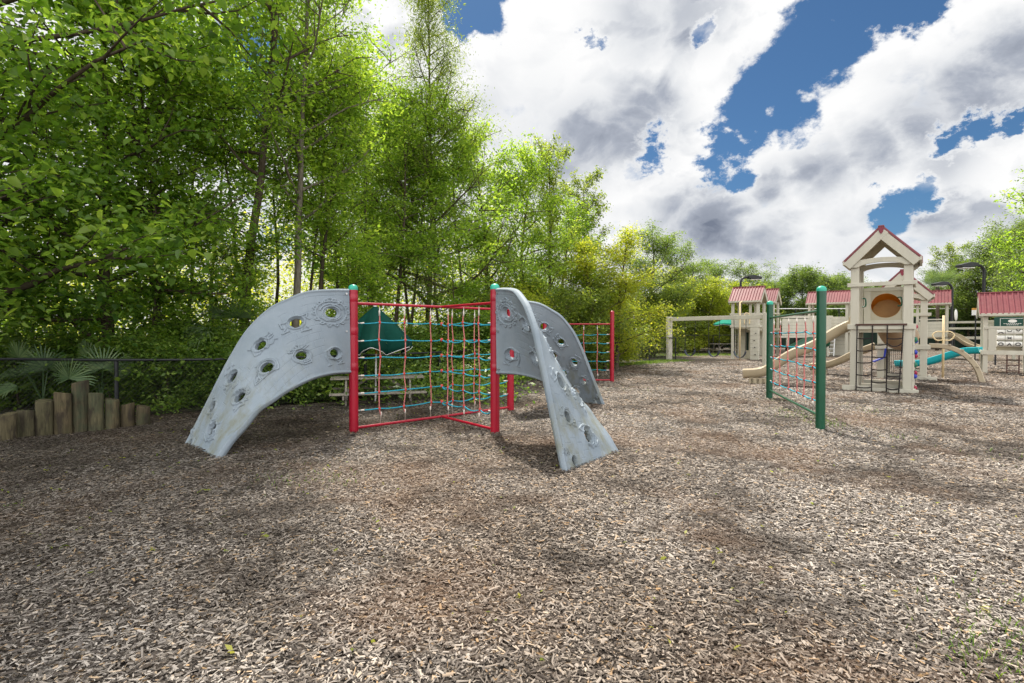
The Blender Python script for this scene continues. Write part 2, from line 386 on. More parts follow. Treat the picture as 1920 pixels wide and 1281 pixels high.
X, Y = np.meshgrid(gx, gy, indexing='xy'); V = np.stack([X, Y, gz(X, Y)], -1).reshape(-1, 3); nx, ny = len(gx), len(gy)
I = np.arange(nx*ny).reshape(ny, nx)
F = np.stack([I[:-1,:-1], I[:-1,1:], I[1:,1:], I[1:,:-1]], -1).reshape(-1, 4)
tag(link('ground', quads_mesh('ground', V, F, M['mulch'], 9)), kind='structure')

def chip_mat():
    m = bpy.data.materials.new('wood_chip'); m.use_nodes = True; t = NT(m.node_tree); b = t.n['Principled BSDF']
    a = t.new('ShaderNodeAttribute', attribute_name='rnd'); tc = t.new('ShaderNodeTexCoord')
    c = patches(t, tc.outputs['Object'], t.ramp(a.outputs['Fac'], CHIP_STOPS))
    t.put(b.inputs['Base Color'], c); b.inputs['Roughness'].default_value = .75; b.inputs['Specular IOR Level'].default_value = .2
    return m
def chips():
    P, S = [], []
    for d0, d1, rho, sc in ((.9, 3.2, 4600, .84), (3.2, 5.5, 3800, .9), (5.5, 9, 2000, 1.), (9, 15, 760, 1.4), (15, 27, 220, 2.0)):
        n = int(rho * 1.15 * (d1*d1 - d0*d0))
        d = np.sqrt(rng.uniform(d0*d0, d1*d1, n)); x = rng.uniform(-1.18, 1.15, n) * d - .2
        P.append(np.stack([x, d], 1)); S.append(np.full(n, sc))
    P = np.concatenate(P); S = np.concatenate(S)
    keep = ~inside_woods(P[:, 0], P[:, 1]); P = P[keep]; S = S[keep]; n = len(P)
    L = np.clip(rng.lognormal(math.log(.031), .42, n), .012, .10) * S; Wd = np.clip(rng.lognormal(math.log(.0108), .35, n), .004, .028) * S
    ya = rng.uniform(0, 2*math.pi, n); pt = rng.normal(0, .15, n); rl = rng.normal(0, .25, n)
    ax = np.stack([np.cos(ya)*np.cos(pt), np.sin(ya)*np.cos(pt), np.sin(pt)], 1)
    sd_ = np.stack([-np.sin(ya), np.cos(ya), np.zeros(n)], 1); up = np.cross(ax, sd_)
    s2 = sd_*np.cos(rl)[:, None] + up*np.sin(rl)[:, None]; u2 = np.cross(ax, s2)
    c = np.stack([P[:, 0], P[:, 1], gz(P[:, 0], P[:, 1]) + rng.uniform(.002, .020, n) + np.abs(np.sin(pt))*L*.4], 1)
    h = (Wd*.28)[:, None]*u2; tw = rng.uniform(.5, 1.0, (n, 1))
    a = ax*(L/2)[:, None]; b = s2*(Wd/2)[:, None]
    V = np.stack([c-a-b*tw, c-a+b*tw*.8, c+a+b, c+a-b*.7, c-a*.9+h, c+a*.9+h], 1).reshape(-1, 3)
    i = np.arange(n)[:, None]*6
    F = np.concatenate([i+np.array([[0, 3, 5, 4]]), i+np.array([[4, 5, 2, 1]])], 0)
    r = np.repeat(rng.beta(1.5, 1.6, n), 6)
    tag(link('mulch_chips', quads_mesh('mulch_chips', V, F, chip_mat(), None, {'rnd': r})), 'loose grey brown wood chips scattered over the playground', 'wood chips', kind='stuff')
# edge between mulch and woods: follows the fence
FENCE = [(-160, 8.3, 1.07), (0, 8.55, 1.07), (215, 9.0, 1.03), (430, 9.9, 1.0), (684, 11.9, .99), (824, 13.6, 1.0), (920, 15.6, 1.03), (1040, 19.2, 1.12), (1157, 24.4, 1.24), (1218, 26.6, 1.25), (1267, 28.2, 1.25)]
FXY = np.array([XY(p, d) for p, d, z in FENCE]); FXY = np.vstack([[-30, 7.2], FXY])
def inside_woods(x, y, gap=0.):
    x = np.asarray(x, float); yy = np.interp(x, FXY[:, 0], FXY[:, 1]-.25-gap)
    return (np.asarray(y) > yy) & (x < FXY[-1, 0])
chips()

def floor_mat():
    m = bpy.data.materials.new('forest_litter'); m.use_nodes = True; t = NT(m.node_tree); b = t.n['Principled BSDF']
    tc = t.new('ShaderNodeTexCoord'); o = tc.outputs['Object']
    c = t.ramp(t.noise(o, 14., 6., .7), [(.3, (.018, .014, .010)), (.55, (.06, .045, .028)), (.75, (.11, .085, .05))])
    c = t.mix(t.mr(t.noise(o, 1.3, 4.), .45, .65, 0, .7), c, (.035, .06, .016))
    t.put(b.inputs['Base Color'], c); b.inputs['Roughness'].default_value = .95; return m
me = bpy.data.meshes.new('forest_floor')
pts = [(float(a), float(b)+.15, .03) for a, b in FXY] + [(12, 40, .03), (12, 120, .03), (-120, 120, .03), (-120, 7.2, .03)]
me.from_pydata(pts, [], [tuple(range(len(pts)))[::-1]]); me.update()
tag(link('forest_floor', finish(me, floor_mat())), kind='structure')

def blades(name, P, Hm, label, seed):
    r = np.random.default_rng(seed); n = len(P); H = Hm * r.uniform(.5, 1.3, n); a = r.uniform(0, 2*math.pi, n); le = r.normal(0, .45, (n, 2)) * H[:, None]
    wv = np.stack([np.cos(a), np.sin(a), np.zeros(n)], 1) * (.004 + .05*H)[:, None]*.6
    b = np.stack([P[:, 0], P[:, 1], gz(P[:, 0], P[:, 1]) + .002], 1)
    mid = b + np.stack([le[:, 0]*.35, le[:, 1]*.35, H*.6], 1); tip = b + np.stack([le[:, 0], le[:, 1], H], 1)
    V = np.stack([b-wv, b+wv, mid+wv*.8, mid-wv*.8, tip+wv*.15, tip-wv*.15], 1).reshape(-1, 3); i = np.arange(n)[:, None]*6
    F = np.concatenate([i+np.array([[0, 1, 2, 3]]), i+np.array([[3, 2, 4, 5]])], 0)
    tag(link(name, quads_mesh(name, V, F, M['grass'], None, {'rnd': np.repeat(r.beta(2, 2, n), 6)})), label, 'grass', kind='stuff')
gp = []
r_ = np.random.default_rng(5)
def strip(p0, p1, wd_, n):
    t = r_.uniform(0, 1, n)[:, None]; q = np.array(p0)*(1-t) + np.array(p1)*t; gp.append(q + r_.normal(0, 1, (n, 2))*np.array(wd_))
for k in range(6, len(FXY)-2):
    strip(FXY[k] + (.15, -.3), FXY[k+1] + (.15, -.35), (.22, .28), 2600)
strip(FXY[-2] + (.2, -.2), FXY[-1] + (.3, -.2), (.3, .4), 1500)
strip(XY(1210, 34), XY(1380, 36), (.5, .9), 3500)
blades('grass', np.concatenate(gp), .10, 'bright green grass verge along the foot of the black fence', 3)
gp = []
for px, py, sp, n in ((1482, 770, .22, 160), (1548, 795, .16, 170), (1510, 783, .25, 220), (1560, 800, .1, 60), (1455, 752, .2, 60), (560, 897, .3, 90), (640, 903, .14, 50), (520, 903, .2, 40), (1600, 810, .2, 30), (1690, 822, .12, 40), (1640, 770, .25, 60),
                      (1905, 1190, .10, 60), (1880, 1250, .13, 80), (1915, 1130, .08, 30), (1850, 1110, .2, 25), (1930, 1220, .2, 120), (1895, 860, .3, 50), (1600, 760, .3, 50), (650, 765, .3, 60), (900, 760, .2, 30), (1190, 730, .5, 80), (10, 950, .08, 20)):
    u, v = ray(px, py); d = -CAM_H / v; gp.append(np.array([u*d, d]) + r_.normal(0, sp, (n, 2)))
blades('grass_tufts', np.concatenate(gp), .035, 'small sparse green tufts growing up through the mulch', 4)

# ------------------------------------------------------------ climbing frame with three twisted panels
PA = [(.07,0,2.17),(.33,.045,2.155),(.65,.13,2.11),(.91,.22,1.985),(1.12,.30,1.845),(1.36,.385,1.56),(1.54,.45,1.22),(1.68,.485,.91),(1.86,.53,.49),(2.03,.57,.11),(2.10,.585,-.04)]
PB = [(.07,0,.89),(.35,-.12,.895),(.60,-.22,.87),(.80,-.29,.82),(1.06,-.36,.715),(1.25,-.40,.61),(1.45,-.44,.495),(1.6,-.47,.335),(1.77,-.505,.175),(1.89,-.525,.02),(1.95,-.54,-.05)]
def resamp(P, n):
    P = np.array([tuple(p) for p in crv(P, 400)]); d = np.r_[0, np.cumsum(np.linalg.norm(np.diff(P, axis=0), axis=1))]; d /= d[-1]
    return np.stack([np.interp(np.linspace(0, 1, n), d, P[:, k]) for k in range(3)], 1)
def grey_plastic():
    m = bpy.data.materials.new('moulded_grey_plastic'); m.use_nodes = True; t = NT(m.node_tree); b = t.n['Principled BSDF']
    tc = t.new('ShaderNodeTexCoord'); o = tc.outputs['Object']
    c = t.ramp(t.noise(o, 3.2, 5., .6), [(.3, (.190, .230, .266)), (.7, (.242, .282, .318))])
    sp = t.new('ShaderNodeSeparateXYZ', inp={0: o})
    low = t.mr(sp.outputs[2], 1.5, .1, 0., 1.)
    alg = t.math('MULTIPLY', t.mr(t.noise(t.vm('MULTIPLY', o, (1, 1, .35)), 5., 5., .65), .46, .68), low)
    c = t.mix(t.math('MULTIPLY', alg, .95), c, (.165, .168, .118))
    sc = t.noise(t.vm('MULTIPLY', o, (9, 9, 1.2)), 6., 3., .7)
    c = t.mix(t.mr(sc, .60, .66, 0, .25), c, (.31, .34, .37))
    t.put(b.inputs['Base Color'], c); b.inputs['Roughness'].default_value = .66; b.inputs['Specular IOR Level'].default_value = .2
    bp = t.new('ShaderNodeBump', inp={'Height': t.noise(o, 90., 4., .6)}); bp.inputs['Strength'].default_value = .12; bp.inputs['Distance'].default_value = .01
    t.put(b.inputs['Normal'], bp); return m
M['grey'] = grey_plastic()
HOLES = [(.094,.284,.074),(.271,.318,.072),(.114,.753,.066),(.314,.699,.068),(.458,.324,.068),(.498,.602,.072),(.649,.294,.072),(.689,.625,.066),(.803,.241,.058),(.88,.522,.070),(.972,.17,.038)]
def panel_mesh():
    n, m = 640, 290
    A, B = resamp(PA, n)*(1, -1, 1), resamp(PB, n)*(1, -1, 1); wv = np.linspace(0, 1, m)
    S = A[:, None]*(1-wv)[None, :, None] + B[:, None]*wv[None, :, None]
    def frame_of(S):
        dt = np.gradient(S, axis=0); dw = np.gradient(S, axis=1); N = np.cross(dt, dw); return dt, dw, N/np.linalg.norm(N, axis=2)[..., None]
    dt, dw, N = frame_of(S); sg_ = np.sign(N[int(n*.8), m//2, 2])
    S = S + N*(sg_*.055*np.sin(math.pi*wv)[None, :]*np.sin(math.pi*np.linspace(0, 1, n))[:, None])[..., None]; dt, dw, N = frame_of(S)
    H = np.zeros((n, m)); kill = np.zeros((n, m), bool)
    tt = np.linspace(0, 1, n)
    hr = np.random.default_rng(11)
    def seg(U, Vv, pts, rad, h):
        d = np.full(U.shape, 9.)
        for (x0, y0), (x1, y1) in zip(pts[:-1], pts[1:]):
            ex, ey = x1-x0, y1-y0; L2 = ex*ex+ey*ey+1e-9
            k = np.clip(((U-x0)*ex+(Vv-y0)*ey)/L2, 0, 1); d = np.minimum(d, np.hypot(U-x0-k*ex, Vv-y0-k*ey))
        return h*np.clip((1-d/rad)*2.4, 0, 1)**.8
    c_ = lambda x, y, r, a0=0, a1=360, k=14: [(x+r*math.cos(R(a0+(a1-a0)*i/k)), y+r*math.sin(R(a0+(a1-a0)*i/k))) for i in range(k+1)]
    # relief strokes round each hole, units = hole radius
    ART = [
      [c_(0,0,2.55,k=30), c_(0,0,1.9,20,160), c_(0,0,1.75,200,330), [(-.8,2.9),(0,3.2),(.9,2.9)], [(-1.2,1.5),(-.2,2.1),(.5,1.6),(1.3,1.9)], [(-1.8,-1),(-1,-1.7),(.2,-1.5)]] + [c_(2.75*math.cos(a),2.75*math.sin(a),.3,k=6) for a in np.linspace(0,2*math.pi,15)],
      [[(-1.4,.6),(-2.3,1.0),(-2.3,-.2),(-1.9,-.6),(-2.7,-1.4),(-1.6,-1.3)], [(1.2,.9),(2.3,1.1),(1.9,.3),(2.2,-.3)], [(.5,-1.5),(.1,-2.3),(1.6,-2.4),(1.3,-1.6)]],
      [[(-1.3,.9),(-1.9,.4),(-1.9,-1.2),(-1.5,-2.2),(-1.5,-2.7)], [(-1.7,-2.9),(-1.1,-2.8)], [(-1.3,-1.2),(0,-1.7),(1.2,-1.0)], [(1.2,.5),(1.5,-1.8),(.9,-2.4)], [(.6,-2.6),(1.9,-2.4)], [(-.6,-1.3),(.6,-2.0)]],
      [[(-1.1,1.3),(-1.7,1.5),(-1.2,1.9),(-.3,1.5)], [(0,1.4),(-.3,2.3),(0,2.6),(.4,2.2),(.1,1.4)], [(.5,1.5),(1.4,1.9),(1.8,1.6),(1,1.3)], c_(0,-.1,1.65,150,390), [(-.9,-1.6),(-.4,-2.1),(.9,-2.1),(1.1,-1.5)]],
      [[(-1.4,1.1),(-1.8,1.3),(-1.5,.6),(-1.9,-1.2),(-1.2,-1.6),(-.6,-1.3)], [(.9,1.2),(1.9,.7),(2.5,1.1),(2.6,.2),(1.8,.3),(1.5,-.3),(2.4,-.3)], [(0,-1.4),(.4,-1.7),(.9,-1.3),(1.4,-1.6),(2.2,-1.0),(2.5,-1.4)]],
      [c_(0,0,1.75,-40,120,10), [(-1.2,.6),(-2.6,-.3),(-3.1,-1.5),(-1.2,-1.4),(.2,-1.5),(.9,-1.8),(1.4,-1.2)], [(-2.7,-1.1),(-1.7,-.4),(-2.0,-1.2)], [(-1.5,.1),(-1.9,-.7)]],
      [[(.3,1.6),(-.2,2.4),(.6,2.9),(1.4,2.3),(1.9,2.5)], [(.9,1.5),(1.5,2.0),(1.9,1.5)], [(-1.4,.5),(-2.1,0),(-1.7,-.6),(-2.0,-1.2),(-1.2,-1.3)], [(-.9,-1.5),(-1.3,-2.3),(-.6,-2.7),(-.1,-2.2)]],
      [[(-1.3,-.6),(-2.1,-1.0),(-1.6,-1.5),(-2.3,-1.6),(-1.2,-1.9),(-.7,-2.5),(-.3,-1.7),(.3,-2.0)], [(-.6,-1.4),(.2,-2.4)]] + [c_(1.7*math.cos(a),1.7*math.sin(a),.22,k=5) for a in np.linspace(-.8,1.6,6)],
      [[(.2,1.8),(1.5,2.1),(1.9,1.2)], [(.2,1.8),(.3,2.4)], [(.7,1.6),(1.1,1.9)], [(-1.5,-1.2),(-1.7,-2.1),(-.4,-2.2)], [(-1.0,-1.5),(-.9,-2.1)], c_(0,0,1.7,-30,60,8)],
      [[(.6,1.3),(1.1,2.1),(1.5,1.2),(1.7,.2),(1.1,-1.0),(1.4,-1.4)], [(-1.2,.9),(-1.8,-.3),(-1.3,-1.5),(-.2,-2.2),(.3,-1.6),(-.3,-1.1)], [(-1.6,-1.4),(-.9,-2.6)]],
      [[(1.6,1.8),(2.4,2.4),(2.0,3.4),(3.2,3.0),(3.4,4.2),(4.2,3.6)], [(1.6,3.0),(2.4,4.0),(3.2,4.4)], [(2.2,1.4),(3.2,2.0)]],
    ]
    Ii, Jj = np.meshgrid(np.arange(n), np.arange(m), indexing='ij')
    for (t0, w0, rad), art in zip(HOLES, ART):
        i0, j0 = int(round(t0*(n-1))), int(round(w0*(m-1))); c0 = S[i0, j0]; nn = N[i0, j0]
        ex = dt[i0, j0]/np.linalg.norm(dt[i0, j0]); ey = np.cross(nn, ex); ey /= np.linalg.norm(ey)
        if np.dot(ey, dw[i0, j0]) > 0: ey = -ey                        # ey towards edge A
        ex = -ex                                                       # ex towards the post: the picture's right
        d = S - c0; U = d @ ex / (rad*1.18); Vv = d @ ey / (rad*.92); q = np.hypot(U, Vv)
        nb_ = q < 6; un, vn = U[nb_], Vv[nb_]; hn = H[nb_]
        for st in art: hn = np.maximum(hn, seg(un, vn, st, .17, .015))
        H[nb_] = hn
        ring = .017*np.exp(-((q-1.42)/.16)**2) - .032*np.clip(1-(q-.95)/.40, 0, 1)*(q < 1.35)
        H = np.where(q < 1.75, np.maximum(H*(q > 1.3), 0) + ring, H)
        kill |= q < .98
        # snap the ring of vertices next to the opening on to the circle
        sn = (q > .98) & (q < 1.06)
        tgt = c0 + (U/np.maximum(q, 1e-6))[..., None]*ex*(rad*1.18) + (Vv/np.maximum(q, 1e-6))[..., None]*ey*(rad*.92) + ((d @ nn))[..., None]*nn
        S = np.where(sn[..., None], tgt, S)
    # staggered stone joints pressed into the face, worn away in patches
    la = np.cumsum(np.r_[0, np.linalg.norm(np.diff(S[:, m//2], axis=0), axis=1)]); U = np.repeat(la[:, None], m, 1); hh = np.linalg.norm(A-B, axis=1); Vv = wv[None, :]*hh[:, None]
    row = np.floor(Vv/.105); fu = (U/.17 + .5*(row % 2) + .13*np.sin(row*2.3)) % 1; fv = (Vv/.105) % 1
    msk = (np.sin(U*3.1+1)*np.sin(Vv*4.3+.5)+.5*np.sin(U*7+Vv*5) > -.15)
    H = np.where((H < .002) & msk & ((np.minimum(fu, 1-fu)*.17 < .0045) | (np.minimum(fv, 1-fv)*.105 < .0045)), -.004, H)
    # raised, rounded rim
    e = np.minimum(Vv, hh[:, None]-Vv); H = H + .012*np.exp(-((e-.028)/.018)**2) - .03*np.clip(1-e/.022, 0, 1)**2
    th = .034
    lift = H*((~kill)[..., None][..., 0])
    P1 = S + N*(th+lift)[..., None]; P2 = S - N*(th+lift)[..., None]
    V = np.concatenate([P1.reshape(-1, 3), P2.reshape(-1, 3)]); I = np.arange(n*m).reshape(n, m); o = n*m
    fk = kill[:-1, :-1] | kill[1:, :-1] | kill[1:, 1:] | kill[:-1, 1:]; ok = ~fk
    Q = np.stack([I[:-1, :-1], I[1:, :-1], I[1:, 1:], I[:-1, 1:]], -1)
    F = [Q[ok], Q[ok][:, ::-1] + o]
    okp = np.pad(ok, 1)
    for (di, dj, a, b) in ((0, -1, 0, 1), (1, 0, 1, 2), (0, 1, 2, 3), (-1, 0, 3, 0)):
        nb = okp[1+di:okp.shape[0]-1+di, 1+dj:okp.shape[1]-1+dj]
        ed = ok & ~nb; q = Q[ed]; F.append(np.stack([q[:, b], q[:, a], q[:, a]+o, q[:, b]+o], 1))
    F = np.concatenate(F); used = np.unique(F); mp = np.full(len(V), -1); mp[used] = np.arange(len(used))
    return quads_mesh('climbing_panel', V[used], mp[F], M['grey'], R(50))
cx, cy = -1.22, 8.87
ARMS = [((-2.41, 7.78), (-.755, -.655)), ((-.255, 7.66), (.61, -.79)), ((-.03, 10.0), (.78, .63))]
frame = thing('climber', 'red climbing frame with rope nets and three twisted grey fossil panels', 'climbing frame', (cx, cy, 0))
pm = panel_mesh()
def cap_mb(x, y, z, r): return MB().lathe([(r*1.02, -.01), (r*1.04, .015), (r*1.0, .035), (r*.78, .058), (r*.4, .072), (0, .076)], 20, (x, y, z))
knot_o = MB().lathe([(0, -.024), (.018, -.020), (.022, 0), (.018, .020), (0, .024)], 8).build('knot', M['knot'], None, 9); knot_me = knot_o.data; bpy.data.objects.remove(knot_o)
def sag_rope(p, q, n, dips):
    """rope from p to q through knots, drooping between them; dips = list of fractions"""
    p, q = Vector(p), Vector(q); out = []; ks = [0] + list(dips) + [1]
    for a, b in zip(ks[:-1], ks[1:]):
        for i in range(6):
            t = a + (b-a)*i/6; s = i/6; pt = p.lerp(q, t); pt.z -= n*4*s*(1-s); out.append(pt)
    out.append(q); return out
def net(parent, p, q, zt, zb, vs, hs, post_r, seed, rt=.0095, sag=.018, pink=None, ends=(1, 1), spread=0.):
    """rope net between two uprights p and q (local xy)"""
    r = random.Random(seed); p, q = Vector((*p, 0)), Vector((*q, 0)); L = (q-p).length; d = (q-p)/L; nrm = Vector((-d.y, d.x, 0))
    jig = {}
    for i, s in enumerate(vs):
        for j, z in enumerate(hs): jig[i, j] = Vector((0, 0, r.uniform(-.014, .014))) + d*r.uniform(-.018, .018) + nrm*r.uniform(-.012, .012)
    for i, s in enumerate(vs):
        mb = MB(); base = p + d*(s*L); pts = [base + Vector((0, 0, zt-.10))] + [base + Vector((0, 0, z)) + jig[i, j] for j, z in enumerate(hs)] + [base + Vector((0, 0, zb+.12)) + d*r.uniform(-.02, .02)]
        mb.tube(crv(pts, 40), rt, 6)
        ro = mb.build('upright_rope', M['rope_pink'], parent, 9)
        def end(*segs):
            e = MB()
            pp, rr = [], []
            for P_, R_ in segs: pp.append(P_); rr.append(R_)
            e.tube(pp, rr, 6).build('rope_end', M['rope_end'], ro, 9)
        end((base + Vector((0, 0, zt-.02)), .005), (pts[0] + Vector((0, 0, .015)), .006), (pts[0] + Vector((0, 0, .01)), rt*1.35), (pts[0] - Vector((0, 0, .07)), rt*1.35))
        end((base + Vector((0, 0, zb)), .005), (pts[-1] - Vector((0, 0, .005)), .006), (pts[-1], rt*1.35), (pts[-1] + Vector((0, 0, .06)), rt*1.35))
        for j, z in enumerate(hs):
            k_ = link('knot', knot_me, ro); k_.location = base + Vector((0, 0, z)) + jig[i, j]; k_.scale = (rt/.0095,)*3
    for j, z in enumerate(hs):
        mb = MB(); a = p + d*post_r*ends[0]; b = q - d*post_r*ends[1]
        zz = Vector((0, 0, z)); kp = [a + zz + Vector((0, 0, r.uniform(-.01, .01)))] + [p + d*(s*L) + zz + jig[i, j] for i, s in enumerate(vs)] + [b + zz + Vector((0, 0, r.uniform(-.01, .01)))]
        pts = []
        for a_, b_ in zip(kp[:-1], kp[1:]):
            sg = sag*r.uniform(.3, 1.5)
            for k in range(6):
                t = k/6; pt = a_.lerp(b_, t); pt.z -= sg*4*t*(1-t); pts.append(pt)
        pts.append(kp[-1]); mb.tube(pts, rt, 6)
        ro = mb.build('cross_rope', M['rope_teal'], parent, 9)
        for fl, k0, k1 in ((ends[0], kp[0], kp[1]), (ends[1], kp[-1], kp[-2])):
            if fl: MB().tube([k0, k0.lerp(k1, .12), k0.lerp(k1, .125), k0.lerp(k1, .28)], [rt*1.1, rt*1.0, rt*1.4, rt*1.4], 6).build('rope_end', M['rope_end'], ro, 9)
for k, ((bx, by), rd) in enumerate(ARMS):
    x, y = bx-cx, by-cy; rdv = Vector((rd[0], rd[1], 0)).normalized()
    po = MB().tube([(x, y, -.25), (x, y, 2.17)], .068, 24).build('post', M['red'], frame, R(40))
    cap_mb(x, y, 2.165, .068).build('cap', M['cap'], po, R(50))
    for z in (2.03, 1.53, .99):
        cl = MB(); cl.lathe([(.069, -.055), (.0715, -.05), (.0715, .05), (.069, .055)], 20, (x, y, z))
        c = Vector((x, y, z)) + rdv*.085; cl.bar(c - rdv*.03, c + rdv*.05, .02, .075)
        cl.build('clamp', M['red'], po, R(40))
    pn = link('climbing_panel', pm, frame); pn.location = (x, y, 0)
    pn.rotation_euler = (0, 0, math.atan2(rdv.y, rdv.x))
    for z in (2.09, 1.53, .97):
        MB().tube([(.125, -.055, z), (.125, .055, z)], .014, 10).build('bolt', M['steel'], pn, R(40))
    L = Vector((x, y, 0)).length; d = Vector((-x, -y, 0)).normalized(); dn = Vector((d.y, -d.x, 0))*0
    MB().tube([Vector((x, y, 1.955)) + d*.06, Vector((0, 0, 1.955)) - d*.0], .0215, 14).build('top_bar', M['red'], frame, R(40))
    MB().tube([Vector((x, y, .055)) + d*.06, Vector((0, 0, .055))], .0215, 14).build('bottom_bar', M['red'], frame, R(40))
    net(frame, (x, y), (0, 0), 1.945, .075, (.27, .55, .86), (1.66, 1.385, 1.115, .85, .585, .315), .07, 20+k, .0095, .012 if k == 0 else .035, ends=(1, 0))
for z in (1.66, 1.385, 1.115, .85, .585, .315):
    k_ = link('knot', knot_me, frame); k_.location = (0, 0, z); k_.scale = (1.25,)*3

def rope_frame(name, label, p, q, htop, ztop, zbot, vs, hs, m, capm, pr, loc_group=None, seed=1):
    t = thing(name, label, 'climbing net', (p[0], p[1], 0), 0, loc_group); d = Vector((q[0]-p[0], q[1]-p[1], 0))
    for b in (Vector((0, 0, 0)), d):
        po = MB().tube([b + Vector((0, 0, -.3)), b + Vector((0, 0, htop-.07))], pr, 24).build('post', m, t, R(40))
        cap_mb(b.x, b.y, htop-.075, pr).build('cap', capm, po, R(50))
        e = d.normalized() * (1 if b.length < .1 else -1)
        for z in [ztop, zbot] + list(hs):
            c = b + e*pr + Vector((0, 0, z)); MB().tube([c - e*.01, c + e*.03], .014, 8).build('bracket', m, po, R(40))
    for z, nm in ((ztop, 'top_bar'), (zbot, 'bottom_bar')):
        MB().tube([Vector((0, 0, z)) + d.normalized()*(pr*.8), d - d.normalized()*(pr*.8) + Vector((0, 0, z))], .022, 14).build(nm, m, t, R(40))
    net(t, (0, 0), (d.x, d.y), ztop-.01, zbot+.01, vs, hs, pr, seed, .0105, .02)
    return t
rope_frame('rope_net', 'green posts with pink and blue climbing net near tan slide', (4.83, 8.0), (5.89, 11.7), 2.24, 1.85, .20, (.11, .24, .38, .54, .72, .88), (1.52, 1.24, .96, .70, .42), M['green'], M['cap'], .068, seed=31)
rope_frame('rope_net', 'red posts with climbing net behind the grey panels by the fence', (3.06, 15.65), (1.0, 15.65), 2.19, 1.78, .07, (.22, .42, .62, .82), (1.47, 1.2, .93, .65, .375), M['red'], M['red'], .062, seed=41)
# ------------------------------------------------------------ play towers (local x along the front, y to the rear)
YAW = R(-39)
def loc_of(t, wx, wy, z=0.):
    dx, dy = wx-t.location.x, wy-t.location.y; c, s = math.cos(-YAW), math.sin(-YAW)
    return Vector((dx*c - dy*s, dx*s + dy*c, z))
def roof(t, x0, x1, y0, y1, eave, peak, over, gable='y', barge=True, drop=.21, trim='maroon'):
    """gable roof; ridge runs along 'gable' axis"""
    def P(a, b, z): return (a, b, z) if gable == 'y' else (b, a, z)
    (a0, a1), (b0, b1) = ((x0, x1), (y0, y1)) if gable == 'y' else ((y0, y1), (x0, x1))
    am = (a0+a1)/2; half = (a1-a0)/2 + over; b0 -= over*.8; b1 += over*.8
    for sgn in (-1, 1):
        mb = MB(); e = Vector(P(am+sgn*half, 0, eave)); rg = Vector(P(am, 0, peak)); dv = rg-e; L = dv.length; u = dv/L
        bd = Vector(P(0, 1, 0)); nn = bd.cross(u); nn = nn if nn.z > 0 else -nn
        def Q(b, s, h): return e + u*(s*L) + bd*b + nn*h
        V = [Q(b, s, h) for h in (0, .025) for b, s in ((b0, 0), (b1, 0), (b1, 1), (b0, 1))]
        mb.add(V, [(0,3,2,1),(4,5,6,7),(0,1,5,4),(1,2,6,5),(2,3,7,6),(3,0,4,7)])
        nr = max(5, int(round((b1-b0)/.155))); hw = .028
        for k in range(nr+1):
            b = b0 + hw + (b1-b0-2*hw)*k/nr
            V = [Q(b+o, s, h) for s in (-.012, 1) for o, h in ((-hw, .027), (-hw*.55, .055), (hw*.55, .055), (hw, .027))]
            mb.add(V, [(0,1,5,4),(1,2,6,5),(2,3,7,6),(0,3,2,1),(4,5,6,7),(0,4,7,3)])
        ro = mb.build('roof_panel', M['roof'], t)
        ub = MB(); V = [Q(b, s, h) for h in (-.03, -.003) for b, s in ((b0+.05, .03), (b1-.05, .03), (b1-.05, .98), (b0+.05, .98))]
        ub.add(V, [(0,3,2,1),(4,5,6,7),(0,1,5,4),(1,2,6,5),(2,3,7,6),(3,0,4,7)]); ub.build('underside', M['timber_panel'], ro)
        if barge:
            for b in (b0+.022, b1-.022):
                mb = MB(); V = [Q(b+o+.003*sgn, s, h) for o in (-.022, .022) for s, h in ((-.03, -.005), (1, -.005), (1, -drop), (-.03, -drop))]
                mb.add(V, [(0,1,2,3),(7,6,5,4),(0,4,5,1),(1,5,6,2),(2,6,7,3),(3,7,4,0)]); mb.build('barge_board', M['timber'], t, bevel=.008)
                f = MB(); c = Q(b, 1, 0); s_ = -.028 if b < (b0+b1)/2 else .028
                if sgn == 1:
                    k = [(0, .05), (.05, .02), (.055, -.05), (.035, -.12), (0, -.17), (-.035, -.12), (-.055, -.05), (-.05, .02)]
                    V = [c + bd*(s_ + o) + Vector(P(x_, 0, z_)) for o in (0, (.010 if s_ > 0 else -.010)) for x_, z_ in k]
                    f.add(V, [tuple(range(8)), tuple(range(15, 7, -1))] + [(i, (i+1) % 8, 8+(i+1) % 8, 8+i) for i in range(8)]); f.build('finial', M['maroon'], t)
        ed = MB(); ed.bar(Q(b0, -.01, .0), Q(b1, -.01, .0), .05, .10); ed.build('fascia', M['timber'], t, bevel=.006)
    rc = MB(); rc.bar(P(am, b0-.02, peak+.03), P(am, b1+.02, peak+.03), .13, .05); rc.build('ridge_cap', M['roof'], t, bevel=.01)
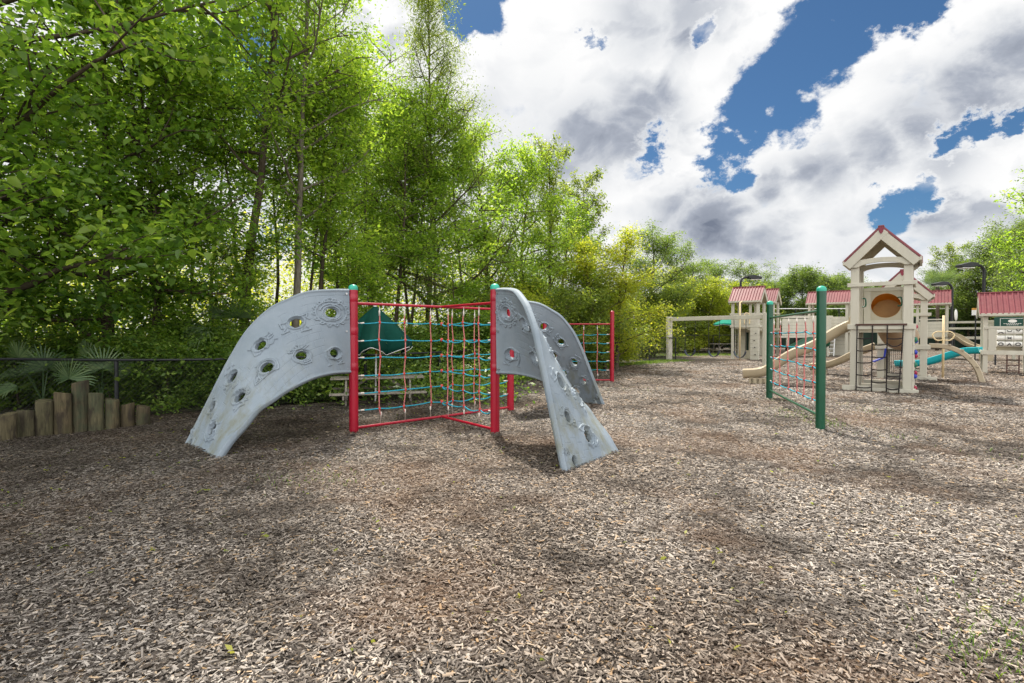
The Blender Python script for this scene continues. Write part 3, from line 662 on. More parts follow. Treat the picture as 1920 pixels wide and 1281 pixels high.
def tower(t, Wd, Dp, deck, top, eave, peak, gable='y', pw=.185, pd=.11, over=.14, rail=None, arch=True):
    xs, ys = (0, Wd), (0, Dp)
    for i, x in enumerate(xs):
        for j, y in enumerate(ys):
            x0 = x if i == 0 else x-pw; y0 = y if j == 0 else y-pd
            MB().box((x0, y0, -.25), (x0+pw, y0+pd, top)).build('post', M['timber'], t, bevel=.012)
            MB().box((x0+.012 if i == 0 else x0+pw-.13, y0+pd+.003 if j == 0 else y0-.083, -.25), (x0+.13 if i == 0 else x0+pw-.012, y0+pd+.083 if j == 0 else y0-.003, top-.02)).build('post', M['timber'], t, bevel=.012)
    MB().box((.03, .04, deck-.10), (Wd-.03, Dp-.04, deck)).build('deck', M['timber_panel'], t)
    fb = MB().box((-.06, -.045, deck-.02), (Wd+.08, -.003, deck+.12)); fb.box((-.06, Dp+.003, deck-.02), (Wd+.08, Dp+.045, deck+.12))
    fb.box((-.045, .0, deck-.016), (-.003, Dp, deck+.116)); fb.box((Wd+.003, .0, deck-.016), (Wd+.045, Dp, deck+.116)); fb.build('deck_beam', M['timber'], t, bevel=.008)
    roof(t, 0, Wd, 0, Dp, eave, peak, over, gable)
    if arch:
        for y in ((-.06, -.012), (Dp+.012, Dp+.06)) if gable == 'y' else ((-.06, -.012), (Wd+.012, Wd+.06)):
            L = Wd if gable == 'y' else Dp
            poly = [(-.08, top-.05), (.12, top-.06)] + [(.16 + (L-.32)*k/14, top-.055 + .10*math.sin(math.pi*k/14)**.6) for k in range(15)] + [(L-.12, top-.06), (L+.08, top-.05), (L+.08, top+.09)] + [(L*(1-k/8), top+.10+.07*math.sin(math.pi*k/8)) for k in range(9)] + [(-.08, top+.09)]
            MB().prism(poly, 'y' if gable == 'y' else 'x', *y).build('arched_brace', M['timber'], t, bevel=.006)
    if rail:
        for z in rail:
            rb = MB().box((-.07, -.052, z), (Wd+.09, -.004, z+.10)); rb.build('rail', M['timber'], t, bevel=.008)
            rb = MB().box((Wd+.004, -.03, z+.012), (Wd+.05, Dp+.05, z+.088)); rb.build('rail', M['timber'], t, bevel=.008)
def slide(t, path, name, m, wd_=.46, wall=.20, foot=True, lab=None):
    path = crv(path, 40); side = Vector((path[-1].y-path[0].y, -(path[-1].x-path[0].x), 0))
    h = wd_/2; prof = [(-h, wall), (-h+.03, wall+.015), (-h+.06, wall), (-h+.075, .06), (-h+.12, .02), (h-.12, .02), (h-.075, .06), (h-.06, wall), (h-.03, wall+.015), (h, wall), (h-.01, .05), (h-.09, -.05), (-h+.09, -.05), (-h+.01, .05)]
    o = MB().sweep(path, prof, side).build(name, m, t, R(55))
    if lab: o['label'] = lab
    if foot:
        e = path[-5]; q = path[-9]; d = Vector((path[-1].x-path[0].x, path[-1].y-path[0].y, 0)).normalized(); c = Vector((e.x, e.y, 0)) - d*.12
        mb = MB()
        for k in range(-1, 2):
            mb.bar(c + d*(.15*k) - side.normalized()*.17 + Vector((0, 0, e.z*.5-.04)), c + d*(.15*k) + side.normalized()*.17 + Vector((0, 0, e.z*.5-.04)), .10, max(.08, e.z))
        mb.box((-.24, -.17, 0), (.24, .17, max(.06, e.z-.05)), Matrix.Translation(c) @ Matrix.Rotation(math.atan2(d.y, d.x), 4, 'Z')); mb.build('slide_foot', m, t, bevel=.015)
    return o
def disc_panel(t, x0, x1, z0, z1, cx_, cz, r, y0, y1, name, m):
    """board with a round opening"""
    k = 40; ang = [2*math.pi*i/k for i in range(k)]
    inner = [(cx_+r*math.cos(a), cz+r*math.sin(a)) for a in ang]; outer = []
    for a in ang:
        c, s = math.cos(a), math.sin(a); ts = []
        if c > 1e-6: ts.append((x1-cx_)/c)
        if c < -1e-6: ts.append((x0-cx_)/c)
        if s > 1e-6: ts.append((z1-cz)/s)
        if s < -1e-6: ts.append((z0-cz)/s)
        tt = min(ts); outer.append((cx_+tt*c, cz+tt*s))
    V = [(x, y, z) for y in (y0, y1) for x, z in inner + outer]; F = []
    for i in range(k):
        j = (i+1) % k
        F += [(i, j, k+j, k+i), (2*k+i, 3*k+i, 3*k+j, 2*k+j), (i, 2*k+i, 2*k+j, j), (k+i, k+j, 3*k+j, 3*k+i)]
    return MB().add(V, F).build(name, m, t)

# tall front tower
T1 = thing('play_tower', 'tall cream play tower with amber round opening and black rope ladder', 'play tower', (8.98, 13.6, 0), YAW)
tower(T1, 1.3, 1.3, 1.62, 3.28, 3.36, 4.20, rail=(2.72,))
bk = disc_panel(T1, .22, 1.10, 1.76, 2.74, .70, 2.26, .335, 1.20, 1.245, 'back_panel', M['timber_panel'])
fr = MB()
for a, b in (((.20, 1.17, 1.74), (1.12, 1.197, 1.86)), ((.20, 1.17, 2.66), (1.12, 1.197, 2.76)), ((.20, 1.17, 1.863), (.36, 1.195, 2.657)), ((1.06, 1.17, 1.863), (1.12, 1.195, 2.657))): fr.box(a, b)
fr.build('panel_trim', M['timber'], bk, bevel=.006)
for x in (.245, 1.0):
    MB().tube(crv([(x, .20, 2.42), (x+.07, .16, 2.40), (x+.075, .16, 2.22), (x, .20, 2.20)], 24), .018, 8).build('handle', M['green'], T1, 9)
tp = crv([(.70, 1.24, 2.26), (.705, 1.50, 2.25), (.71, 1.80, 2.18), (.78, 2.15, 1.80), (.92, 2.6, 1.46), (1.0, 3.3, 1.40)], 45)
MB().tube(tp, .41, 28, False).build('tube_slide', M['slide_thin'], T1, R(50)); MB().tube([Vector((.70, 1.20, 2.26))] + tp, [.332] + [.385]*20 + [.345]*(len(tp)-20), 28, False).build('tube_glow_shell', M['orange'], T1, R(60))  # inner shell added to carry the amber glow of the tan tube
MB().tube([(.705, 1.66, 2.12), (.705, 1.69, 2.115)], .335, 32).build('bend_shade_disc', M['amber'], T1, R(50))  # flat disc added inside the tube, darkened to draw its shaded bend
ft = MB().box((-.16, -.10, -.2), (.42, -.05, .13)).box((-.1, -.046, -.2), (1.05, .0, .085)).box((.85, -.16, -.2), (1.44, -.05, .10))
ft.box((1.32, -.15, -.2), (1.38, 1.35, .11)).box((.2, .62, -.2), (1.1, .68, .14)).box((.2, 1.24, -.2), (1.1, 1.30, .20)); ft.build('base_beam', M['timber'], T1, bevel=.008)
MB().box((.12, -.075, 1.70), (1.20, -.05, 1.745)).build('top_strip', M['brown'], T1, bevel=.004)
rl = MB(); uprights = [(.16, 0), (.49, 0), (.80, 0), (1.13, -.08)]
for x, dx in uprights:
    pts = [Vector((x + dx*k/14, -.085 - .10*k/14, 1.70 - 1.70*k/14)) for k in range(15)]; rl.tube(pts, .014, 6)
    for k in range(0, 28):
        z = 1.68 - k*.06; s = (1.70-z)/1.70; rl.lathe([(0, -.016), (.020, 0), (0, .016)], 6, (x+dx*s, -.085-.10*s, z))
for c, zs in ((0, (1.37, 1.05, .74, .42, .10)), (1, (1.21, .89, .57, .25, -.02)), (2, (1.37, 1.25, .42, .10))):
    for z in zs:
        s = (1.70-z)/1.70; a = uprights[c]; b = uprights[c+1]; sgk = .09 if z == 1.25 else .02
        pa, pb = Vector((a[0]+a[1]*s, -.085-.10*s, z)), Vector((b[0]+b[1]*s, -.085-.10*s, z+.01))
        rl.tube([pa.lerp(pb, k/8) - Vector((0, 0, sgk*4*(k/8)*(1-k/8))) for k in range(9)], .016, 6)
rl.build('rope_ladder', M['black_rope'], T1, 9)
cw = MB()
for k in range(7): cw.box((1.303, .02, .10+.218*k), (1.345, 1.22, .10+.218*k+.212))
cwo = cw.build('climbing_wall', M['timber'], T1, bevel=.006)
hr = random.Random(3)
for i, (y, z, m) in enumerate(((.12, 1.66, 'holdred'), (.2, 1.33, 'holdgreen'), (.15, 1.02, 'blue'), (.25, .70, 'holdgreen'), (.1, .42, 'blue'), (.3, .50, 'holdred'), (.2, .12, 'holdred'), (.7, 1.3, 'blue'), (.8, .9, 'holdred'), (.7, .5, 'holdgreen'))):
    mb = MB().lathe([(0, -.03), (.055, -.02), (.07, .0), (.05, .035), (.02, .05), (0, .052)], 9); mb.v = [(z_ + 1.36, y + x_*1.2, z + y_*hr.uniform(.7, 1.2)) for x_, y_, z_ in mb.v]
    mb.build('climbing_hold', M[m], cwo, R(40))
# long wavy slide leaving the left side
sp = [(9.36, 14.12, 1.66), (9.05, 14.25, 1.46), (8.70, 14.42, 1.17), (8.40, 14.58, .98), (8.1, 14.75, .82), (7.75, 14.95, .52), (7.5, 15.08, .32), (7.25, 15.2, .24), (6.95, 15.36, .21)]
slide(T1, [loc_of(T1, *p) for p in sp], 'slide', M['slide'], .50, .20)
MB().box((-.08, .45, 1.70), (-.03, .90, 1.95)).build('slide_lip', M['slide'], T1, bevel=.02)

# lower tower behind it
T2 = thing('play_tower', 'lower cream play tower with curved arch climber behind the tall one', 'play tower', (12.2, 17.1, 0), YAW)
tower(T2, 1.3, 1.3, 1.0, 2.62, 2.70, 3.52, rail=(2.05,))
for s in (0, .5, 1): MB().box((.02, -.05+.001*s, 1.15+.28*s), (.22, -.008, 1.9)).build('rail', M['timber'], T2, bevel=.006) if s == 0 else None
MB().box((1.01, -.17, -.2), (1.55, -.06, .12)).box((1.32, -.15, -.2), (1.40, 1.4, .10)).build('base_beam', M['timber'], T2, bevel=.008)
pth = [(1.34, .35, 1.10), (1.75, .33, 1.07), (2.08, .30, .93), (2.32, .27, .70), (2.50, .24, .38), (2.62, .21, -.06)]
ac = MB().sweep(crv(pth, 36), [(-.17, .06), (-.14, .08), (.14, .08), (.17, .06), (.17, -.05), (.13, -.07), (-.13, -.07), (-.17, -.05)], (0, 1, 0)).build('arch_climber', M['slide'], T2, R(45))
st = MB()
for s in (.25, .45, .62, .78):
    p = crv(pth, 36)[int(s*36)]; st.bar(p + Vector((0, -.22, .10)), p + Vector((0, .22, .10)), .06, .03)
st.build('step', M['slide'], ac, bevel=.008)
slide(T2, [loc_of(T2, *p) for p in ((12.55, 17.62, 1.0), (12.1, 17.98, .72), (11.7, 18.3, .42), (11.35, 18.6, .25), (11.0, 18.85, .20))], 'slide', M['slide'], .50, .18)
pf = MB(); # black perforated board under the deck
for i in range(12):
    for j in range(15):
        x, z = .28+.05*i, .20+.06*j; pf.box((x, -.012, z), (x+.032, .012, z+.012)); pf.box((x, -.012, z+.014), (x+.010, .012, z+.058))
pf.box((.26, -.014, .17), (.90, .014, .196)).box((.26, -.014, 1.09), (.90, .014, 1.12)); pf.build('perforated_board', M['black'], T2)
MB().bar((-.10, -.2, .55), (.22, -.12, .72), .16, .05).bar((.20, -.12, .70), (.24, -.12, 1.0), .10, .05).build('talking_horn', M['blue'], T2, bevel=.01)
MB().box((.1, 1.15, -.2), (.3, 1.3, .9)).box((.1, .55, .0), (1.2, .62, .12)).build('base_beam', M['timber'], T2, bevel=.008)
MB().tube([(1.72, 1.6, 0), (1.72, 1.6, 2.1)], .035, 10).build('fire_pole', M['yellow'], T2, 9)
for s in (-1, 1):
    for z in (1.55, 1.25): MB().tube(crv([(1.72, 1.6, z), (1.72+s*.18, 1.6, z+.0), (1.72+s*.28, 1.6, z-.12), (1.72+s*.18, 1.6, z-.28), (1.72, 1.6, z-.28)], 24), .02, 8).build('pole_loop', M['yellow'], T2, 9) if z == 1.55 else None

# playhouse with the noughts and crosses board
E1 = thing('playhouse', 'cream playhouse with red roof and noughts and crosses board', 'playhouse', (17.72, 19.25, 0), YAW)
for x in (0, 1.20):
    for y in (0, 1.2): MB().box((x, y, -.2), (x+.13, y+.13, 2.2)).build('post', M['timber'], E1, bevel=.01)
roof(E1, 0, 1.33, 0, 1.33, 2.20, 3.02, .16, 'x', True, .14)
MB().box((.03, .15, .70), (1.30, 1.2, .78)).build('deck', M['timber_panel'], E1)
pn = MB()
for a, b in (((-.05, -.045, .70), (1.4, -.003, .86)), ((.0, -.04, 1.66), (1.33, -.004, 1.76)), ((.135, -.035, .863), (.36, -.004, 1.657)), ((1.05, -.035, .863), (1.198, -.004, 1.657))): pn.box(a, b)
pn.box((1.335, .13, .70), (1.38, 1.2, .86)).box((-.05, .13, .70), (-.005, 1.2, .86)).build('front_panel', M['timber'], E1, bevel=.008)
def stroke_mark(mb, kind, c, r):
    """noughts and crosses drawn as raised strokes on the roller's face (plane y = c.y)"""
    if kind == 'O':
        pts = [c + Vector((r*math.cos(a), -.012+.01*abs(math.sin(a)), r*.8*math.sin(a))) for a in np.linspace(0, 2*math.pi, 20)]; mb.tube(pts, .014, 5)
    elif kind == 'X':
        for s in (-1, 1): mb.tube([c + Vector((-r*.9, 0, -s*r*.6)), c + Vector((0, -.012, 0)), c + Vector((r*.9, 0, s*r*.6))], .014, 5)
    elif kind == 'u':      # roller turned half way: only the lower arc of the O shows
        pts = [c + Vector((r*math.cos(a), .0, .06+r*.8*math.sin(a))) for a in np.linspace(math.pi, 2*math.pi, 10)]; mb.tube(pts, .014, 5)
    elif kind == 'n':
        pts = [c + Vector((r*math.cos(a), .0, -.07+r*.8*math.sin(a))) for a in np.linspace(0, math.pi, 10)]; mb.tube(pts, .014, 5)
    elif kind == 'v':
        for s in (-1, 1): mb.tube([c + Vector((0, -.012, .02)), c + Vector((s*r*.9, 0, .09))], .014, 5)
    elif kind == 'A':
        for s in (-1, 1): mb.tube([c + Vector((0, -.012, .03)), c + Vector((s*r*.9, 0, -.06))], .014, 5)
marks = [['n', 'u', 'v'], ['', 'X', ''], ['O', 'A', 'O']]
for i in range(3):
    for j in range(3):
        x0, zc = .37+.228*j, 1.55-.225*i; rr = .098 if not (i == 2) else .102
        pts = [Vector((x0, .045, zc)), Vector((x0+.215, .045, zc))]
        tl = MB().tube(pts, rr, 20).build('game_roller', M['tile'], E1, R(40))
        mk = MB(); c = Vector((x0+.107, .045-rr-.003, zc))
        for ch in marks[i][j]: stroke_mark(mk, ch, c, .062)
        if mk.v: mk.build('mark', M['black'], tl, 9)
MB().box((.36, .30, .80), (1.05, .34, 1.05)).build('inner_board', M['timber_panel'], E1)
ld = MB()
for x in (.66, .98): ld.bar((x, -.01+.12, -.1), (x, .10, .72), .035, .035, (0, 1, 0))
for z in (.12, .32, .52): ld.tube([(.66, .10, z), (.98, .10, z)], .016, 8)
ld.build('ladder', M['brown'], E1)
slide(E1, [loc_of(E1, *p) for p in ((18.1, 19.75, .76), (17.85, 20.2, .70), (17.55, 20.75, .45), (17.25, 21.25, .22), (16.95, 21.75, .13), (16.7, 22.2, .11))], 'slide', M['teal_slide'], .46, .20, False, 'bright teal slide leaving the left side')

# towers further back
def planks(t, x0, x1, z0, z1, y, n, name='plank_wall', m='timber', th=.035):
    mb = MB(); h = (z1-z0)/n
    for k in range(n): mb.box((x0, y-th, z0+k*h), (x1, y, z0+(k+1)*h-.008))
    return mb.build(name, M[m], t, bevel=.004)
TD = thing('play_tower', 'red roofed cream tower beside the railed bridge and green sign', 'play tower', (24.45, 31.0, 0), YAW)
tower(TD, 1.5, 1.5, 1.3, 3.2, 3.25, 4.05, 'x', .13, .13, .15, None, False); planks(TD, .14, 1.36, 1.42, 2.2, -.01, 4)
planks(TD, .14, 1.36, 2.28, 2.36, -.012, 1, 'rail')
br = MB()
for z in (2.08, 1.72): br.box((1.51, .10, z), (4.1, .15, z+.12))
br.box((1.51, .05, 1.15), (4.4, 1.2, 1.30)); br.build('bridge', M['timber'], TD, bevel=.008)
for x in (3.0, 4.2):
    MB().box((x, .0, -.2), (x+.14, .14, 2.3)).build('post', M['timber'], TD, bevel=.01)
planks(TD, 3.05, 4.2, 1.3, 2.25, .16, 1, 'bridge_panel')
slide(TD, [(1.6, -.1, 1.35), (1.9, -.5, 1.2), (2.3, -1.0, .85), (2.8, -1.6, .6), (3.3, -2.1, .5)], 'slide', M['slide'], .46, .18, True)
TA = thing('play_tower', 'red roofed cream tower behind the swings with tan pole', 'play tower', (12.75, 29.8, 0), YAW)
tower(TA, 1.5, 1.5, 1.85, 3.25, 3.32, 4.18, 'x', .15, .13, .15, (2.55,), False)
planks(TA, .16, 1.36, 1.98, 2.5, -.01, 3); planks(TA, 0.0, .04, .05, 1.8, .9, 8); planks(TA, 1.05, 1.5, .0, 1.83, -.01, 8, 'climbing_wall')
planks(TA, .16, .5, 0, 1.83, 1.2, 8); MB().box((.55, .9, 0), (1.0, .95, 1.7)).build('door_panel', M['timber_panel'], TA, bevel=.01)
MB().box((.60, .893, .5), (.74, .899, 1.55)).box((.82, .893, .5), (.96, .899, 1.55)).build('window', M['screen'], TA)
hd = MB()
for z in (.3, .7, 1.1, 1.5): hd.lathe([(0, -.03), (.05, 0), (0, .03)], 8, (1.3+.06*math.sin(z*9), -.08, z))
hd.build('climbing_hold', M['black'], TA)
fp = TA
MB().tube([(.62, -.5, 0), (.62, -.5, 3.25), (.62, -.1, 3.3)], .04, 10).build('fire_pole', M['yellow'], TA, 9)
MB().tube(crv([(.8, -.3, 2.0), (.8, -.3, 2.55), (.95, -.25, 2.65), (1.05, -.2, 2.5), (1.05, -.2, 2.0)], 24), .03, 8).build('hoop', M['yellow'], TA, 9)
TB = thing('play_tower', 'red roofed cream tower behind the green post net, right neighbour of the pole tower', 'play tower', (16.0, 34.6, 0), YAW)
tower(TB, 1.55, 1.5, 1.7, 3.6, 3.55, 4.45, 'x', .15, .13, .15, (2.75,), False); planks(TB, .16, 1.4, 1.83, 2.4, -.01, 3)
MB().tube([(1.0, -.3, 0), (1.0, -.3, 3.5)], .04, 10).build('fire_pole', M['yellow'], TB, 9)
planks(TB, .0, 1.5, 0.0, 1.6, .5, 7)
TCt = thing('play_tower', 'red roofed cream tower seen between green post and tall tower', 'play tower', (20.15, 34.9, 0), YAW)
tower(TCt, 2.3, 1.6, 1.6, 3.55, 3.5, 4.32, 'x', .15, .13, .15, None, False)
planks(TCt, .16, 2.2, 1.72, 2.6, -.01, 4); planks(TCt, 1.2, 2.2, .0, 1.5, .9, 6)
ld = MB()
for x in (1.25, 1.6): ld.bar((x, -.6, 0), (x, -.1, 1.6), .06, .05)
for k in range(6): ld.box((1.25, -.6+.08*k, .2+.25*k), (1.6, -.53+.08*k, .26+.25*k))
ld.build('ladder', M['white'], TCt)
BR = thing('play_bridge', 'long cream plank bridge joining two far red roofed towers', 'play bridge', (17.6, 33.4, 0), 0)
planks(BR, .0, 3.2, 1.35, 2.45, 0, 5); MB().box((-.1, -.06, 2.48), (3.3, .02, 2.64)).box((-.1, -.06, 1.2), (3.3, .9, 1.33)).build('rail', M['timber'], BR, bevel=.01)
for x in (.3, 2.9): MB().box((x, -.05, -.1), (x+.16, .06, 1.2)).build('post', M['timber'], BR, bevel=.01)
tb = MB().tube(crv([(.2, -.6, .25), (.7, -.6, .55), (1.4, -.55, .85), (2.0, -.5, .85), (2.6, -.4, 1.0)], 30), .40, 20, False)
tb.build('tunnel', M['green'], BR, R(50))

# swing frame
SW = thing('swing_set', 'cream timber beam swing frame on two thick posts', 'swing frame', (8.6, 28.0, 0))
q = Vector((3.35, -3.9, 0)); dq = q.normalized(); sq = Vector((-dq.y, dq.x, 0))
for b, top in ((Vector((0, 0, 0)), 2.40), (q, 2.46)):
    for s in (-1, 1):
        MB().bar(b + sq*(.095*s) + Vector((0, 0, -.2)), b + sq*(.095*s) + Vector((0, 0, top)), .19, .155, tuple(dq)).build('post', M['timber'], SW, bevel=.012)
    bo = MB()
    for z in (top-.1, top-.22):
        for s in (-.1, .1): bo.lathe([(0, -.02), (.02, 0), (0, .02)], 6, tuple(b + sq*s - dq*.1 + Vector((0, 0, z))))
    bo.build('bolt', M['black'], SW)
MB().bar(Vector((0, 0, 2.26)) + dq*.1, q + Vector((0, 0, 2.28)) - dq*.1, .13, .20).build('beam', M['timber'], SW, bevel=.012)
for i, (s, lb) in enumerate(((.24, 'belt swing nearest the left post of cream frame'), (.50, 'belt swing hanging in the middle of the cream frame'), (.76, 'belt swing in front of the pole tower'))):
    c = q*s; wv = .30
    t = thing('swing', 'black ' + lb, 'swing', (8.6+c.x, 28.0+c.y, 0), 0, 'belt swings under the cream beam')
    for e in (-1, 1):
        ch = MB(); p0 = dq*(e*wv) + Vector((0, 0, 2.16)); p1 = dq*(e*(wv-.03)) + Vector((0, 0, .62))
        ch.tube([p0, p1], .014, 5); n = 26
        for k in range(n): ch.lathe([(0, -.02), (.020, 0), (0, .02)], 5, tuple(p0.lerp(p1, k/n)))
        ch.build('chain', M['black'], t)
    pts = [dq*(wv*.95*math.sin(a)) + Vector((0, 0, .66 - .36*math.cos(a))) for a in np.linspace(-1.45, 1.45, 15)]
    MB().sweep(pts, [(-.08, .012), (.08, .012), (.08, -.012), (-.08, -.012)], sq).build('seat', M['seat'], t, R(50))

# lamps
def lamp(label, px, d, ztop, arm, head_l, flip=1):
    x, y = XY(px, d); t = thing('street_lamp', label, 'lamp', (x, y, 0), 0, 'black lamps beyond the playground')
    MB().tube([(0, 0, -.2), (0, 0, ztop-.5)], .075, 12).build('pole', M['black'], t, R(40))
    MB().tube(crv([(0, 0, ztop-.55), (-.02*flip, 0, ztop-.25), (-.2*flip, 0, ztop-.03), (-arm*flip, 0, ztop)], 20), .07, 10).build('arm', M['black'], t, R(40))
    mb = MB(); L = head_l; h = .11
    poly = [(-arm+.1, -h*.6), (-arm+.1, h), (-arm-L*.35, h*1.25), (-arm-L, h*.2), (-arm-L, -h), (-arm-L*.4, -h*1.2)]
    mb.prism([(a*flip, ztop+b) for a, b in poly], 'y', -.2, .2); ho = mb.build('lamp_head', M['black'], t, bevel=.02)
    MB().box((min((-arm-L*.9)*flip, (-arm-.05)*flip), -.16, ztop-h*1.5), (max((-arm-L*.9)*flip, (-arm-.05)*flip), .16, ztop-h*1.22)).build('lens', M['white'], ho)
lamp('black lamp arching over the noughts and crosses playhouse', 1843.5, 26, 4.95, .55, .75)
lamp('black lamp arching beside the tower with railed bridge', 1784, 34, 4.78, .45, .8)
lamp('black lamp curving over the pole tower roof by swings', 1388, 33, 5.1, .55, .75, -1)

# tall dark screened fence at the back of the yard, chain-link fence round the play area
TF = thing('screen_fence', 'tall dark screened fence with pale top rail behind the far towers', 'fence', (14, 47, 0))
for k in range(10): MB().tube([(k*4., 0, -.2), (k*4., 0, 3.75)], .05, 8).build('post', M['black'], TF, R(40))
MB().tube([(-.1, 0, 3.75), (36.1, 0, 3.75)], .035, 8).build('rail', M['white'], TF, R(40))
MB().box((0, .05, .15), (36, .07, 3.0)).build('screen', M['screen'], TF)
FN = thing('chain_link_fence', 'low black chain link fence in front of the woods', 'fence', (0, 0, 0))
FP = [Vector((*XY(p, d), z)) for p, d, z in FENCE]
fence_line = crv(FP, 60)
MB().tube(fence_line, .024, 8).build('rail', M['black'], FN, R(40))
for p, d in ((215, 9.0), (684, 11.9), (824, 13.6), (1157, 24.4), (1218, 26.6), (1267, 28.2), (-120, 8.4)):
    x, y = XY(p, d); z = np.interp(p, [a for a, b, c in FENCE], [c for a, b, c in FENCE])
    MB().tube([(x, y+.03, -.2), (x, y+.03, z-.02)], .034, 10).build('post', M['black'], FN, R(40))
wires = MB(); cum = [0.]
for a, b in zip(fence_line[:-1], fence_line[1:]): cum.append(cum[-1] + (b-a).length)
def fpt(s):
    s = min(max(s, 0), cum[-1]-1e-4); i = max(k for k in range(len(cum)) if cum[k] <= s); i = min(i, len(cum)-2)
    return fence_line[i].lerp(fence_line[i+1], (s-cum[i])/(cum[i+1]-cum[i]))
s = 0.
while s < cum[-1]:
    near = s < 14; step = .085 if near else .13
    for dr in (1, -1):
        a = fpt(s); h = a.z-.03; b = fpt(s + dr*h)
        if 0 <= s + dr*h <= cum[-1]: wires.tube([(a.x, a.y, a.z), (b.x, b.y, .02)], .0022 if near else .0035, 3, False)
    s += step
wires.build('chain_link', M['black'], FN)
FF = thing('chain_link_fence', 'black chain link fence behind the hanging swings', 'fence', (*XY(1190, 38), 0))
x1, y1 = XY(1385, 39); dx = Vector((x1-FF.location.x, y1-FF.location.y, 0))
MB().tube([(0, 0, 1.34), dx + Vector((0, 0, 1.36))], .03, 8).build('rail', M['black'], FF, R(40))
for s in (0, .12, .42, .75, 1): MB().tube([dx*s + Vector((0, 0, -.2)), dx*s + Vector((0, 0, 1.33))], .045, 8).build('post', M['black'], FF, R(40))
wires = MB()
for k in range(70):
    for dr in (1, -1):
        a = dx*(k/70); b = a + dx.normalized()*dr*1.3
        if 0 <= (b.dot(dx.normalized())) <= dx.length: wires.tube([a + Vector((0, 0, 1.32)), b + Vector((0, 0, .02))], .004, 3, False)
wires.build('chain_link', M['black'], FF)

# picnic tables and parasols
def picnic(label, x, y, rz, sc=1.):
    t = thing('picnic_table', label, 'picnic table', (x, y, 0), rz)
    L, tz, bz = 1.95*sc, .555*sc/1., .27*sc
    for k in range(5): MB().box((-L/2, -.30*sc+.122*sc*k, tz-.035), (L/2, -.30*sc+.122*sc*k+.114*sc, tz)).build('top_plank', M['wood'], t, bevel=.005)
    for s in (-1, 1):
        for k in range(2): MB().box((-L/2*1.0, s*.60*sc-.115*sc+.118*sc*k, bz-.035), (L/2, s*.60*sc-.005-.002+.118*sc*k, bz)).build('bench_plank', M['wood'], t, bevel=.005)
    for e in (-1, 1):
        x0 = e*L*.34
        for s in (-1, 1): MB().bar((x0, s*.20*sc, tz-.04), (x0, s*.46*sc, -.05), .04, .10, (0, 1, 0)).build('leg', M['wood'], t, bevel=.005)
        MB().box((x0-.06, -.70*sc, bz-.13), (x0-.022, .70*sc, bz-.037)).build('cross_beam', M['wood'], t, bevel=.005)
        MB().bar((x0+e*.0-.04, 0, bz-.06), (x0*.35, 0, tz-.04), .05, .06).build('brace', M['wood'], t, bevel=.005)
    return t
picnic('small weathered picnic table behind the red rope nets', -2.93, 11.2, math.atan2(.9, 1.95)*.65, 1.0)
picnic('distant weathered picnic table under the open green parasol', *XY(1366, 37), .1, 1.35)
def parasol(label, x, y, apex, rad, drop, col, open_, seed):
    t = thing('parasol', label, 'parasol', (x, y, 0)); r = random.Random(seed)
    MB().tube([(0, 0, -.05), (.02, 0, apex*.5)], .02, 12).build('pole', M['white'], t, R(40))
    MB().tube([(.02, 0, apex*.5), (.02, 0, apex*.62)], .026, 12).build('pole_sleeve', M['rust'], t, R(40)); MB().tube([(.02, 0, apex*.62), (0, 0, apex-.02)], .02, 12).build('pole', M['white'], t, R(40))
    n, m, ng = 96, 16, 6; V = []; ph = .35
    for j in range(m+1):
        s = j/m
        for i in range(n):
            a = 2*math.pi*i/n; g = ((a+ph)*ng/(2*math.pi)) % 1; ridge = abs(2*g-1)   # 1 at rib
            fold = 1 - (1-open_)*(.55*(1-ridge)**1.1)*s
            rr = rad*s*fold*(1.0+.04*math.sin(3*a)); z = apex - drop*(s**1.08) - .05*s*s*(1-ridge)
            if s > .88: z -= (s-.88)/.12*.16*(1-.8*open_)*(1.2-ridge); rr *= 1-.10*(s-.88)/.12
            V.append((rr*math.cos(a), rr*math.sin(a), z))
    F = [(j*n+i, j*n+(i+1) % n, (j+1)*n+(i+1) % n, (j+1)*n+i) for j in range(m) for i in range(n)]
    cn = MB().add(V, F).build('canopy', col, t, R(14)); sm = cn.modifiers.new('cloth', 'SOLIDIFY'); sm.thickness = .006
    hem = MB().tube([Vector(V[m*n+i]) for i in range(n)] + [Vector(V[m*n])], .007, 5, False).build('hem', M['white'], cn, 9)
    ribs = MB()
    for k in range(ng):
        a = 2*math.pi*(k+.5-.0)/ng - ph + math.pi/ng
        ribs.tube([(0, 0, apex-.05), (rad*.9*math.cos(a), rad*.9*math.sin(a), apex-drop*.93)], .010, 5)
    ribs.build('rib', M['black'], t); MB().lathe([(.0, -.03), (.035, -.02), (.04, .02), (.02, .05), (0, .055)], 12, (0, 0, apex)).build('finial', M['white'], t, R(50))
parasol('half closed dark green parasol drooping over the picnic table', -2.98, 11.15, 2.10, .98, .86, M['canvas'], .25, 2)
parasol('open green parasol beyond the swings beside the pole tower', *XY(1372, 37), 2.75, 1.35, .62, M['canvas_light'], 1., 3)

